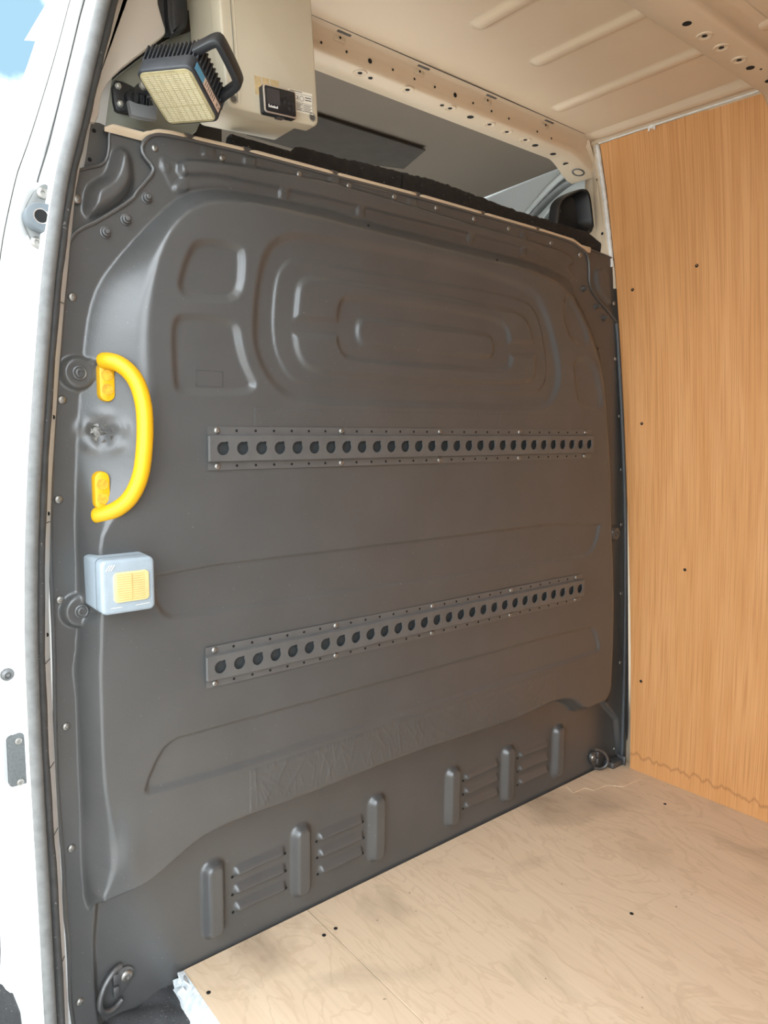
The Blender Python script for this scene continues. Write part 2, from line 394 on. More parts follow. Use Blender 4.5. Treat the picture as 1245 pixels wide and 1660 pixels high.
# measured layout in metres: (x, z) on the bulkhead, (x, y) on roof and floor, (x, y, z) elsewhere
D = {
 'bulge_foot': [(0.0423,0.2135),(0.0349,0.2444),(0.0332,0.3161),(0.033,0.3397),(0.0344,0.4055),(0.034,0.5076),(0.0348,0.613),(0.0333,0.6565),(0.033,0.6742),(0.0381,0.7027),(0.0415,0.7403),(0.043,0.8082),(0.0449,0.9113),(0.048,0.9948),(0.0508,1.0454),(0.0576,1.1221),(0.0691,1.2197),(0.079,1.2767),(0.0955,1.3225),(0.1243,1.3634),(0.1644,1.4112),(0.2057,1.4563),(0.2366,1.486),(0.2681,1.5059),(0.3088,1.5175),(0.3713,1.5248),(0.508,1.5315),(0.5676,1.5286),(0.7489,1.525),(0.9649,1.5215),(1.1719,1.5225),(1.3121,1.5096),(1.3758,1.4905),(1.3797,1.4614),(1.4249,1.4252),(1.4602,1.3834),(1.5037,1.3255),(1.53,1.268),(1.5461,1.1909),(1.5629,1.107),(1.5896,0.9863),(1.5956,0.8838),(1.6026,0.8063),(1.6237,0.6821),(1.645,0.5212),(1.6506,0.3488),(1.6549,0.2262),(1.6419,0.2192),(1.5692,0.217),(1.48,0.2238),(1.4342,0.2661),(1.3944,0.2835),(1.3507,0.2885),(1.27,0.2865),(1.1474,0.2787),(1.0006,0.2858),(0.8671,0.2906),(0.7337,0.2922),(0.6689,0.2908),(0.5366,0.2876),(0.4408,0.2875),(0.3506,0.2905),(0.2932,0.2876),(0.2421,0.277),(0.1978,0.2549),(0.1599,0.2366),(0.1328,0.2295),(0.0897,0.2321),(0.0654,0.2296),(0.0501,0.2233),(0.0411,0.2107)],
 'bulge_crest': [(0.0523,0.2561),(0.0658,0.2761),(0.0799,0.3113),(0.0813,0.3575),(0.0707,0.4247),(0.0648,0.4721),(0.0633,0.5509),(0.0638,0.628),(0.0647,0.6823),(0.0671,0.725),(0.0696,0.7674),(0.0721,0.8413),(0.0708,0.8939),(0.0922,0.9286),(0.1243,0.958),(0.1518,0.9885),(0.1681,1.0295),(0.1778,1.109),(0.1735,1.1529),(0.1682,1.1962),(0.1666,1.2586),(0.1748,1.3264),(0.1868,1.3784),(0.2118,1.4278),(0.2516,1.4656),(0.3102,1.482),(0.3848,1.4889),(0.5365,1.4839),(0.7118,1.482),(0.9206,1.4776),(1.1115,1.4765),(1.2335,1.4626),(1.2731,1.4458),(1.3088,1.4247),(1.3493,1.3888),(1.3888,1.3434),(1.4246,1.2877),(1.4555,1.2301),(1.4768,1.1533),(1.4978,1.0482),(1.5194,0.9404),(1.5336,0.812),(1.5546,0.6799),(1.5714,0.5257),(1.5786,0.3692),(1.5774,0.2711),(1.5198,0.2692),(1.4584,0.261),(1.4099,0.3069),(1.3651,0.3212),(1.3221,0.3277),(1.243,0.3232),(1.1227,0.3147),(0.9786,0.3206),(0.8475,0.3243),(0.7165,0.325),(0.6529,0.3231),(0.5229,0.3191),(0.4288,0.3182),(0.3402,0.3205),(0.2837,0.3185),(0.2336,0.3089),(0.1901,0.2881),(0.1529,0.2698),(0.1261,0.2602),(0.0924,0.2565),(0.0705,0.2564)],
 'lower_zone': [(1.7025,0.2051),(1.7573,-0.0445),(1.72,-0.12),(0.1,-0.12),(0.0543,-0.0289),(0.0503,0.0494),(0.05,0.1369),(0.0537,0.1784),(0.0642,0.2604),(0.1556,0.284),(0.2553,0.3224),(0.7412,0.3369),(1.3463,0.3349)],
 'outline': [(0.02,-0.05),(0.0032,0.0205),(0.0046,0.1675),(0.0009,0.2332),(0.0025,0.3283),(-0.0019,0.4238),(-0.0024,0.486),(-0.0012,0.591),(0.0026,0.7107),(0.0027,0.8577),(0.004,0.9146),(0.0078,0.9841),(0.0184,1.1061),(0.0326,1.2267),(0.0436,1.3148),(0.0496,1.3727),(0.054,1.3868),(0.0661,1.4033),(0.1,1.4239),(0.1565,1.4682),(0.1654,1.484),(0.1786,1.4998),(0.1942,1.5202),(0.1945,1.5304),(0.1767,1.5464),(0.175,1.5599),(0.1882,1.578),(0.2024,1.5855),(0.2289,1.589),(0.3581,1.594),(0.398,1.5957),(0.5673,1.5969),(0.8163,1.6007),(1.2115,1.5993),(1.3626,1.5963),(1.3994,1.5859),(1.4312,1.576),(1.4447,1.5514),(1.4495,1.49),(1.4777,1.4663),(1.5375,1.4352),(1.6,1.3992),(1.6196,1.3254),(1.6447,1.1951),(1.6763,1.0001),(1.6997,0.7881),(1.7315,0.49),(1.7592,0.2353),(1.7855,-0.0402),(1.75,-0.05)],
 'gusset_left': [(0.0525,1.3768),(0.0605,1.4362),(0.0685,1.4972),(0.0892,1.5066),(0.1133,1.5168),(0.122,1.5363),(0.1242,1.5738),(0.1326,1.5817),(0.1531,1.582),(0.1869,1.5875),(0.1949,1.5634),(0.2116,1.5317),(0.1976,1.5031),(0.1806,1.4741),(0.1161,1.4199),(0.0705,1.3944)],
 'gusset_left_bump': [(0.0796,1.4173),(0.0854,1.4703),(0.1005,1.485),(0.1209,1.5001),(0.1313,1.5393),(0.1407,1.5483),(0.1579,1.5406),(0.1582,1.4774)],
 'corner_tab': [(0.0708,1.4978),(0.0875,1.5821),(0.1122,1.5856),(0.1312,1.5818),(0.1296,1.5353),(0.1189,1.5162)],
 'tab_holes': [(0.1027,1.5707),(0.0942,1.5233)],
 'gusset_right': [(1.4152,1.5968),(1.4499,1.5906),(1.5516,1.5858),(1.5771,1.5775),(1.5897,1.5425),(1.611,1.4477),(1.6326,1.387),(1.5533,1.4239),(1.4562,1.4735),(1.4418,1.5476)],
 'gusset_right_bump': [(1.4753,1.5482),(1.5412,1.549),(1.5522,1.4932),(1.5691,1.4426),(1.5177,1.4682),(1.4828,1.4932)],
 'A': [(0.3746,1.2116),(0.3633,1.2515),(0.3679,1.3324),(0.3854,1.409),(0.4185,1.442),(0.4831,1.4562),(0.8162,1.4621),(1.1438,1.4451),(1.2084,1.3855),(1.2612,1.2767),(1.2735,1.2115),(1.2384,1.1521),(1.1613,1.1422),(0.8256,1.1411),(0.4832,1.138),(0.4321,1.1495),(0.3968,1.1773)],
 'B': [(0.4014,1.2489),(0.4088,1.3666),(0.4332,1.4016),(0.4607,1.408),(0.7255,1.4088),(1.1195,1.4152),(1.1842,1.3753),(1.2275,1.2428),(1.2079,1.1927),(1.1594,1.1751),(0.7304,1.176),(0.4674,1.1723),(0.4323,1.1884)],
 'Dd': [(0.4524,1.3068),(0.4576,1.3609),(0.4792,1.3768),(0.5125,1.3788),(0.7262,1.3806),(1.0065,1.3779),(1.1108,1.3739),(1.1492,1.3403),(1.1678,1.2786),(1.1746,1.2271),(1.1509,1.2043),(0.825,1.1945),(0.5598,1.1968),(0.483,1.2001),(0.4573,1.226),(0.4487,1.2645)],
 'E': [(0.5489,1.3012),(0.5549,1.3392),(0.5745,1.3521),(0.7268,1.3541),(1.0189,1.3531),(1.0598,1.3337),(1.0696,1.3025),(1.0811,1.2609),(1.0649,1.2314),(0.9259,1.2273),(0.5836,1.2263),(0.5595,1.2393),(0.5475,1.2667)],
 'F': [(0.5994,1.2678),(0.6007,1.3063),(0.6236,1.3137),(0.8215,1.3126),(0.9762,1.3142),(1.0076,1.305),(1.0138,1.2679),(0.9952,1.259),(0.8232,1.256),(0.6243,1.255)],
 'NL': [(0.4325,1.2958),(0.559,1.3035),(0.5593,1.2696),(0.4324,1.2661)],
 'NR': [(1.0501,1.2971),(1.2269,1.3151),(1.2292,1.2788),(1.0514,1.2689)],
 'G1': [(0.2158,1.3141),(0.2257,1.3577),(0.2422,1.3942),(0.2573,1.4079),(0.2971,1.4123),(0.3274,1.4097),(0.3409,1.4032),(0.3336,1.3206),(0.2753,1.3117)],
 'G2': [(0.2056,1.2529),(0.2115,1.2712),(0.2251,1.2777),(0.2712,1.2803),(0.3108,1.2766),(0.3267,1.2694),(0.3313,1.2366),(0.3435,1.1983),(0.3688,1.1542),(0.2808,1.1475),(0.2143,1.1461),(0.2068,1.1638)],
 'G1r': [(1.2813,1.4405),(1.3308,1.4175),(1.4048,1.3198),(1.3164,1.3194),(1.2744,1.3892)],
 'G2r': [(1.3246,1.281),(1.4168,1.2771),(1.462,1.1874),(1.4685,1.1461),(1.3616,1.1504),(1.3429,1.2163)],
 'H1': [(0.1607,0.8317),(0.6374,0.8312),(1.4918,0.8316),(1.4732,0.7623),(1.4425,0.7346),(1.4078,0.7274),(0.4788,0.743),(0.2134,0.7443),(0.1811,0.7483),(0.1658,0.7688),(0.1566,0.8001)],
 'H2': [(0.1322,0.4377),(0.1634,0.4997),(0.1883,0.5163),(0.2205,0.517),(0.7129,0.5161),(1.4538,0.5149),(1.4887,0.4977),(1.5183,0.4392),(1.5037,0.4267),(0.8304,0.4257),(0.5862,0.4274),(0.3523,0.4246),(0.1432,0.4282)],
 'louvres': [[(0.3344,0.1506),(0.4613,0.1545)],[(0.3338,0.1106),(0.4627,0.1124)],[(0.3347,0.071),(0.4641,0.0707)],[(0.544,0.1516),(0.676,0.1522)],[(0.5458,0.1111),(0.6784,0.1105)],[(0.5475,0.0703),(0.677,0.0715)],[(1.0147,0.1484),(1.1511,0.15)],[(1.0162,0.1085),(1.1531,0.1074)],[(1.0177,0.0675),(1.1551,0.0654)],[(1.2348,0.1471),(1.3686,0.1465)],[(1.237,0.1053),(1.3712,0.1049)],[(1.2392,0.0642),(1.3738,0.0632)]],
 'ribs': [[(0.2921,0.202),(0.2893,0.0402)],[(0.5045,0.2046),(0.4994,0.0423)],[(0.7166,0.2059),(0.717,0.0431)],[(0.9739,0.1983),(0.9723,0.0412)],[(1.1901,0.1951),(1.1927,0.0372)],[(1.4151,0.1979),(1.4167,0.04)]],
 'tape_upper': [(0.3581,1.124),(0.7369,1.1239),(1.322,1.1278),(1.3251,1.0845),(0.7378,1.0846),(0.3577,1.086)],
 'tape_lower': [(0.3412,0.4111),(0.5746,0.4122),(0.8307,0.4163),(1.3079,0.4144),(1.3145,0.3149),(0.8336,0.3125),(0.5754,0.3122),(0.3402,0.3205)],
 'header': [(0.2406,1.5504),(0.288,1.5602),(0.3857,1.5705),(0.591,1.5828),(0.9528,1.5711),(1.2487,1.5666),(1.3573,1.5581),(1.3596,1.5261),(1.2973,1.5347),(1.1586,1.5461),(0.9537,1.5475),(0.5912,1.5479),(0.3522,1.5425),(0.2971,1.5381),(0.2653,1.5301),(0.24,1.5246)],
 'header_low': [(0.2279,1.5019),(0.25,1.5262),(0.3031,1.5387),(0.3575,1.5428),(0.5985,1.5478),(0.964,1.5469),(1.1706,1.5452),(1.3105,1.5335),(1.3625,1.5215),(1.3813,1.4912),(1.3122,1.5081),(1.172,1.5209),(0.965,1.5201),(0.5676,1.5262),(0.424,1.5276),(0.3297,1.5228),(0.2682,1.5102),(0.2414,1.4963)],
 'tabs': [(0.4513,1.5353),(0.6384,1.5382),(0.9664,1.5388),(1.1566,1.5384)],
 'tabs_upper': [(0.2978,1.5777),(0.3809,1.5797),(0.5749,1.5866),(0.7854,1.5841),(1.164,1.5776)],
 'bolts': [(0.1986,1.5615),(0.3243,1.5743),(0.4879,1.5809),(0.6107,1.5857),(0.7336,1.5882),(0.8583,1.5887),(0.9813,1.5867),(1.1048,1.5854),(1.2735,1.5786),(1.4007,1.568),(0.0669,1.4515),(0.0534,1.2955),(0.0307,1.1284),(0.0194,0.9641),(0.0147,0.7941),(0.0159,0.5699),(0.0165,0.3448),(0.0191,0.0461),(1.5728,1.4565),(1.5932,1.2983),(1.6311,1.1299),(1.656,0.9663),(1.672,0.7942),(1.6926,0.5707),(1.7069,0.3406),(1.7279,0.0352)],
 'studs': [(0.1822,1.4763),(0.1451,1.434),(0.1104,1.407),(1.4244,1.4801),(1.486,1.4382),(1.5273,1.4114)],
 'boss_bolts': [(0.0571,1.173),(0.0455,0.7722),(1.6277,0.7707)],
 'puncture': [(0.0895,1.0755)],
 'stud_circle': [(0.2165,1.5353)],
 'seal': [(0.1517,-0.03,1.9245),(0.1224,-0.03,1.826),(0.0933,-0.03,1.7286),(0.0735,-0.03,1.6525),(0.0567,-0.03,1.5865),(0.0401,-0.03,1.5207),(0.0239,-0.03,1.4642),(0.0072,-0.03,1.3724),(-0.0061,-0.03,1.2809),(-0.0226,-0.03,1.1337),(-0.0376,-0.03,0.9844),(-0.0493,-0.03,0.7932),(-0.051,-0.03,0.6291),(-0.0505,-0.03,0.4691),(-0.0489,-0.03,0.3301),(-0.048,-0.03,0.0972),(-0.0457,-0.03,-0.0655)],
 'lip_path': [(0.1733,-0.015,1.942),(0.1432,-0.015,1.8414),(0.1135,-0.015,1.742),(0.0922,-0.015,1.664),(0.0751,-0.015,1.5966),(0.0581,-0.015,1.5295),(0.0415,-0.015,1.4718),(0.0254,-0.015,1.3783),(0.011,-0.015,1.2848),(-0.0057,-0.015,1.1347),(-0.0209,-0.015,0.9823),(-0.0327,-0.015,0.7872),(-0.0351,-0.015,0.62),(-0.0334,-0.015,0.4564),(-0.0297,-0.015,0.3136),(-0.0284,-0.015,0.0754),(-0.0268,-0.015,-0.0905)],
 'bow_holes': [(0.6924,0.1235),(0.7235,0.1264),(0.8222,0.1156),(0.9368,0.1223),(0.9631,0.1219),(1.0354,0.1244),(1.1038,0.1238),(1.1718,0.1263),(1.249,0.1295)],
 'bow_holes_big': [(1.2989,0.137),(1.3858,0.1447),(1.4517,0.1502)],
 'bow_face_holes': [(0.5749,1.8702),(0.6388,1.8724),(0.7012,1.8732),(0.7651,1.8748),(0.8286,1.874),(0.8915,1.8748),(0.9574,1.8757),(1.0182,1.8743),(1.084,1.8734),(1.1483,1.8727),(1.2604,1.8695),(1.3199,1.8671)],
 'bow_tabs': [(0.618,1.9031),(0.839,1.906),(1.0626,1.905),(1.2866,1.8994)],
 'bow2': [(1.0596,-0.4067),(1.127,-0.4081),(1.1948,-0.4065),(1.2713,-0.4052),(1.3225,-0.402),(1.4127,-0.3971),(1.4716,-0.3945),(1.3453,-0.4007),(1.4423,-0.3963)],
 'sheet_screws': [(1.5811,-0.1932,1.5266),(1.5794,-0.0053,1.4892),(1.6388,-0.0219,1.1081),(1.6888,-0.1579,0.6829),(1.7054,-0.0289,0.3007)],
 'floor_screws': [(0.4992,-0.0319),(0.5311,-0.0302),(0.2351,-0.0252),(1.0887,-0.4028),(1.5948,-0.1935)],
 'pillar_trim': [(0.2203,1.9648),(0.1806,1.8918),(0.1448,1.7842),(0.1171,1.6996),(0.0999,1.6283),(0.0884,1.5776),(0.1082,1.5827),(0.1157,1.6308),(0.1306,1.6571),(0.157,1.6871),(0.2236,1.7529),(0.2293,1.7627),(0.2221,1.782),(0.2141,1.8086),(0.2182,1.9639)],
 'cab_panel': [(0.127,1.5875),(0.1294,1.6282),(0.1344,1.6544),(0.1498,1.6788),(0.1805,1.7099),(0.2512,1.7789),(0.2841,1.7969),(0.3268,1.8267),(0.3231,1.6256),(0.2216,1.6007)],
 'cab_gap': [(0.1228,1.5901),(0.1264,1.6317),(0.1341,1.6743),(0.1583,1.7037),(0.2522,1.798),(0.2877,1.9099),(0.3744,1.942),(0.3694,1.6283),(0.2333,1.6067)],
 'belt': [(0.2153,1.9487),(0.2138,1.8127),(0.2194,1.7752),(0.23,1.7618),(0.2458,1.7679),(0.2664,1.7797),(0.2748,1.7957),(0.2744,1.834),(0.2774,1.9745)],
 'speaker': [(1.3861,1.7005),(1.3903,1.7212),(1.4139,1.7424),(1.4577,1.7647),(1.4972,1.7812),(1.5299,1.7811),(1.5489,1.7312),(1.5673,1.6557),(1.3774,1.6241)],
 'floor_patch': [(1.4503,0.0518),(1.4311,0.0102),(1.4859,0.0054),(1.4912,-0.0174),(1.5553,-0.0238),(1.5832,-0.0596),(1.6746,-0.0663),(1.6903,-0.0172),(1.6628,0.0143)],
 'jamb_pts': [(0.0039,0.03,1.4035),(0.0082,0.03,1.443),(-0.0039,0.03,1.3681),(-0.0677,0.03,0.5445),(-0.0756,0.03,0.6907)],
 'pad': [(0.5942,0.4557),(0.7563,0.3867),(1.1128,0.3763),(1.1624,0.5284),(0.7178,0.6875)],
 'patch_label': [(0.2484,1.1873),(0.2997,1.1869),(0.2992,1.1593),(0.2478,1.1593)],
}
# ------------------------------------------------------------------ palette
mat('bulkhead_paint', (0.078, 0.078, 0.077), rough=0.30, spec=0.75, noise=0.12, nscale=9, bump=0.10, bscale=420, speck=(230, 0.725, (0.22, 0.22, 0.22)))
mat('rail_shade', (0.030, 0.034, 0.036), rough=0.6)  # near-black that paints the shade inside the load rails
mat('rail_paint', (0.104, 0.103, 0.101), rough=0.33, spec=0.75, noise=0.15, nscale=30, bump=0.05, bscale=300)
mat('white_paint', (0.80, 0.80, 0.78), rough=0.30, noise=0.04, nscale=5)
mat('jamb_paint', (0.80, 0.81, 0.80), rough=0.28, noise=0.03, nscale=6, speck=(120, 0.76, (0.35, 0.3, 0.25)))
mat('primer_cream', (0.63, 0.50, 0.355), rough=0.42, noise=0.05, nscale=4)
mat('sealant', (0.78, 0.77, 0.74), rough=0.6, noise=0.15, nscale=60, bump=0.9, bscale=90)
mat('rubber_bulb', (0.15, 0.15, 0.145), rough=0.55, noise=0.25, nscale=60, bump=0.1)
mat('rubber_lip', (0.055, 0.054, 0.052), rough=0.6, noise=0.3, nscale=50, bump=0.5, bscale=90, speck=(160, 0.70, (0.20, 0.19, 0.18)))
mat('rubber_trim', (0.075, 0.085, 0.095), rough=0.35)
mat('rubber_mat', (0.05, 0.05, 0.052), rough=0.75, noise=0.3, nscale=30, bump=0.8, bscale=350, speck=(190, 0.66, (0.16, 0.155, 0.15)))
mat('steel', (0.36, 0.345, 0.32), rough=0.42, metal=0.9, noise=0.2, nscale=120)
mat('steel_dull', (0.17, 0.17, 0.17), rough=0.45, metal=0.7, noise=0.25, nscale=90)
mat('dark_hole', (0.006, 0.006, 0.006), rough=0.9)
mat('yellow_plastic', (0.76, 0.42, 0.008), rough=0.42, noise=0.06, nscale=25, bump=0.12, bscale=400)
mat('yellow_plug', (0.78, 0.43, 0.03), rough=0.55, noise=0.35, nscale=160)
mat('grey_plastic', (0.31, 0.365, 0.41), rough=0.45, noise=0.08, nscale=60, bump=0.08)
mat('grey_plastic_dark', (0.12, 0.145, 0.17), rough=0.55)
mat('amber_rocker', (0.70, 0.56, 0.26), rough=0.3, noise=0.1, nscale=60)
mat('amber_ridge', (0.50, 0.36, 0.13), rough=0.4)
mat('box_plastic', (0.55, 0.49, 0.37), rough=0.45, noise=0.05, nscale=12, speck=(160, 0.76, (0.25, 0.22, 0.16)))
mat('box_gasket', (0.26, 0.24, 0.19), rough=0.6)
mat('paper_label', (0.74, 0.70, 0.60), rough=0.7)
mat('paper_residue', (0.66, 0.48, 0.25), rough=0.8, noise=0.3, nscale=90)
mat('print_dark', (0.06, 0.055, 0.05), rough=0.7)
mat('print_white', (0.85, 0.85, 0.82), rough=0.5)
mat('black_plastic', (0.018, 0.019, 0.021), rough=0.38, bump=0.05)
mat('black_gloss', (0.012, 0.013, 0.016), rough=0.08)
mat('screen_glass', (0.045, 0.042, 0.045), rough=0.12)
mat('silver_trim', (0.75, 0.73, 0.70), rough=0.25, metal=0.85)
mat('lamp_housing', (0.035, 0.037, 0.042), rough=0.45, metal=0.2, noise=0.2, nscale=60, bump=0.15)
mat('lamp_lens', (0.42, 0.36, 0.20), rough=0.18, noise=0.25, nscale=45)
mat('lamp_prism', (0.60, 0.54, 0.36), rough=0.15)
mat('lamp_reflector', (0.40, 0.34, 0.19), rough=0.25)
mat('sticker_blue', (0.10, 0.32, 0.50), rough=0.4)
mat('sticker_pink', (0.72, 0.55, 0.44), rough=0.5)
mat('knob_grey', (0.15, 0.155, 0.16), rough=0.5)
mat('zinc', (0.62, 0.63, 0.58), rough=0.4, metal=0.8, noise=0.2, nscale=120)
mat('green_grey', (0.28, 0.285, 0.235), rough=0.4, noise=0.08, nscale=8)
mat('trim_cream', (0.62, 0.55, 0.47), rough=0.55, noise=0.04, nscale=10)
mat('felt', (0.022, 0.019, 0.017), rough=0.95, noise=0.4, nscale=60, bump=1.0, bscale=250, speck=(210, 0.70, (0.35, 0.29, 0.22)))
mat('headliner', (0.19, 0.155, 0.120), rough=0.9, noise=0.06, nscale=3, bump=0.2, bscale=500)
mat('headliner_dark', (0.07, 0.058, 0.048), rough=0.95, noise=0.2, nscale=20)
mat('concrete', (0.42, 0.40, 0.37), rough=0.9, noise=0.25, nscale=3, bump=0.4, bscale=60)
mat('guide_zinc', (0.20, 0.205, 0.20), rough=0.45, metal=0.5, noise=0.15, nscale=60)
mat('guide_plastic', (0.13, 0.15, 0.165), rough=0.45)
mat('speckled_plate', (0.10, 0.105, 0.105), rough=0.6, noise=0.3, nscale=250, bump=0.5, bscale=600)
mat('torn_metal', (0.36, 0.35, 0.33), rough=0.4, metal=0.6, noise=0.5, nscale=120, bump=0.5, bscale=150)
mat('cab_white', (0.55, 0.57, 0.56), rough=0.4)
mat('cab_glass', (0.20, 0.23, 0.22), rough=0.08)
mat('foam_edge', (0.62, 0.66, 0.68), rough=0.9, noise=0.3, nscale=80, bump=1.0, bscale=180)

def wall_stain(t, tc, c, mix, noise, ramp):
    # a dried water line a few centimetres above the floor
    N = t.nodes.new; L = t.links.new
    sp = N('ShaderNodeSeparateXYZ'); L(tc.outputs['Object'], sp.inputs[0])
    n = noise((1, 6, 0.3), 6.0, 4)
    a = N('ShaderNodeMath'); a.operation = 'MULTIPLY_ADD'; L(n, a.inputs[0]); a.inputs[1].default_value = 0.07; a.inputs[2].default_value = 0.015
    d = N('ShaderNodeMath'); d.operation = 'SUBTRACT'; L(sp.outputs['Z'], d.inputs[0]); L(a.outputs[0], d.inputs[1])
    ab = N('ShaderNodeMath'); ab.operation = 'ABSOLUTE'; L(d.outputs[0], ab.inputs[0])
    r = ramp(ab.outputs[0], 0.001, 0.007, (0.42, 0.42, 0.42), (0, 0, 0))
    return mix(r, c, (0.20, 0.075, 0.025))
wood('wall_veneer', (0.62, 0.300, 0.110), (0.44, 0.185, 0.058), (0.68, 0.35, 0.145), 2, 330.0, 16.0, flat=0, gamt=0.62, stain=wall_stain, rough=0.5)
wood('floor_ply', (0.66, 0.50, 0.345), (0.52, 0.37, 0.24), (0.71, 0.55, 0.39), 1, 110.0, 5.0, gamt=0.22, dirt=((0.22, 0.16, 0.11), 0.62), knots=True, rough=0.6)

# ------------------------------------------------------------------ ground outside
g = MB().box((0, 0, -0.72), (120, 120, 0.2)).build('ground', 'concrete')
tag(g, 'pale concrete yard surface the van stands on', 'ground', kind='structure')

# ------------------------------------------------------------------ floor
FLOOR = thing('floor', (0.9, -1.0, 0), 'pale plywood load floor with scuffs and dark screw heads', 'floor', kind='structure')
MB().box((0.368, -0.6, -0.0095), (0.2950, 1.32, 0.019), 0.0012, seg=1).build('floor_board', 'floor_ply', FLOOR)
MB().box((1.1302, -0.6, -0.0095), (1.2284, 1.32, 0.019), 0.0012, seg=1).build('floor_board', 'floor_ply', FLOOR)
MB().box((0.982, -2.24, -0.0095), (1.524, 1.95, 0.019), 0.0012, seg=1).build('floor_board', 'floor_ply', FLOOR)
MB().prism(D['floor_patch'], face_up(0, 0, 0.0), 0.0016).build('patch_board', 'floor_ply', FLOOR)
MB().box((0.95, -1.55, -0.072), (1.9, 3.3, 0.03)).build('floor_pan', 'white_paint', FLOOR)
me_scr = mesh_only(MB().lathe([(0.0045, 0), (0.0045, 0.0006), (0.0030, 0.0008), (0.0016, -0.0004)], 12), 'floor_screw', 'dark_hole')
for x, y in D['floor_screws']:
    inst('screw', me_scr, (x, y, 0.0001), FLOOR)
# broken pale edge of the floor build-up beside the step
rows = []
for k in range(40):
    y = 0.055 - k * 0.034
    j = [random.uniform(-1, 1) for _ in range(4)]
    rows.append([(0.2205, y, -0.001), (0.216 + j[0] * 0.002, y, -0.004 + j[1] * .001), (0.206 + j[2] * 0.006, y, -0.018 + j[1] * .003), (0.196 + j[3] * 0.009, y, -0.033)])
fe = MB().sheet(rows); fe.build('broken_edge', 'foam_edge', FLOOR)
ch = MB()
for k in range(5):
    a = Vector((0.205 + random.uniform(-.012, .012), 0.035 + random.uniform(-.02, .02), -0.008 + random.uniform(-.006, .006)))
    ch.box(a, (0.022, 0.016, 0.004), 0.001, Euler((random.uniform(-.7, .7), random.uniform(-.9, .3), random.uniform(0, 3))).to_matrix(), 1)
ch.build('loose_flake', 'foam_edge', FLOOR)

# moulded mat on the step, lower than the boards
SM = thing('step_mat', (0.12, -0.1, -0.035), 'black grained moulded step mat beside the broken floor edge', 'mat')
rows = []
for iy in range(110):
    y = 0.085 - iy * 0.012
    row = []
    for ix in range(34):
        x = 0.03 + ix * 0.0057
        u = x * 0.62 + y * 0.78
        z = -0.036 + 0.006 * smooth(np.array((math.sin(u * 75) - 0.1) * 2)).item() + 0.014 * math.exp(-((x - 0.175) / 0.03) ** 2 - ((y - 0.065) / 0.05) ** 2)
        if ix in (0, 33) or iy == 109: z -= 0.012
        row.append((x, y, z))
    rows.append(row)
MB().sheet(rows).build('mat_top', 'rubber_mat', SM)
MB().prism(rrect(0.045, 0.03, 0.006), face_up(0.045, 0.045, -0.035), 0.008, 0.002).build('mat_clip', 'rubber_mat', SM)

# ------------------------------------------------------------------ right side wall: veneered lining sheets
WZ = [-0.02, 0.0, 0.4, 0.9, 1.3, 1.56, 1.75, 1.888]
WX = [1.714, 1.712, 1.702, 1.664, 1.612, 1.567, 1.527, 1.497]
EY = [-0.004, -0.004, 0.010, 0.030, 0.041, 0.048, 0.058, 0.070]
def xw(z, y=0.0): return float(np.interp(z, WZ, WX)) - 0.045 * min(y, 0.0)
_zz = np.linspace(-0.02, 1.888, 60)
_k = np.polyfit(_zz, np.interp(_zz, WZ, WX), 4)
def xw(z, y=0.0): return float(np.polyval(_k, z)) - 0.045 * min(y, 0.0)
def ey(z): return float(np.interp(z, WZ, EY))
WR = thing('wall_right', (1.7, -0.2, 0), 'orange brown veneered plywood lining with fine upright grain', 'wall', kind='structure')
def lining(y_front, y_back_f, ztop, name):
    """A bent plywood sheet 6 mm thick with real edges."""
    nz, ny = 48, 12
    V = []; F = []
    for side in (0, 1):
        for i in range(nz):
            z = -0.005 + (ztop + 0.005) * i / (nz - 1)
            y0 = y_front(z); y_back = y_back_f(z)
            for j in range(ny):
                y = y0 + (y_back - y0) * j / (ny - 1)
                V.append((xw(z, y) + side * 0.006, y, z))
    def id(s, i, j): return s * nz * ny + i * ny + j
    for i in range(nz - 1):
        for j in range(ny - 1):
            F.append((id(0, i, j), id(0, i, j + 1), id(0, i + 1, j + 1), id(0, i + 1, j)))
            F.append((id(1, i, j), id(1, i + 1, j), id(1, i + 1, j + 1), id(1, i, j + 1)))
        for j in (0, ny - 1):
            F.append((id(0, i, j), id(0, i + 1, j), id(1, i + 1, j), id(1, i, j)))
    for j in range(ny - 1):
        for i in (0, nz - 1):
            F.append((id(0, i, j), id(0, i, j + 1), id(1, i, j + 1), id(1, i, j)))
    return MB().add(V, F).build(name, 'wall_veneer', WR, angle=30)
lining(ey, lambda z: -0.378 - 0.30 * (1.886 - z), 1.886, 'lining_sheet')
lining(lambda z: -0.47 - 0.30 * (1.886 - z), lambda z: -1.6, 1.886, 'lining_sheet')
lining(lambda z: -1.68, lambda z: -3.2, 1.886, 'lining_sheet')
me_ws = mesh_only(MB().lathe([(0.0048, 0), (0.0045, 0.0007), (0.003, 0.001), (0.0015, -0.0006)], 12), 'lining_screw', 'dark_hole')
for x, y, z in D['sheet_screws']:
    inst('screw', me_ws, (xw(z, y) - 0.0001, y, z), WR, rot=(0, -math.pi / 2, 0))
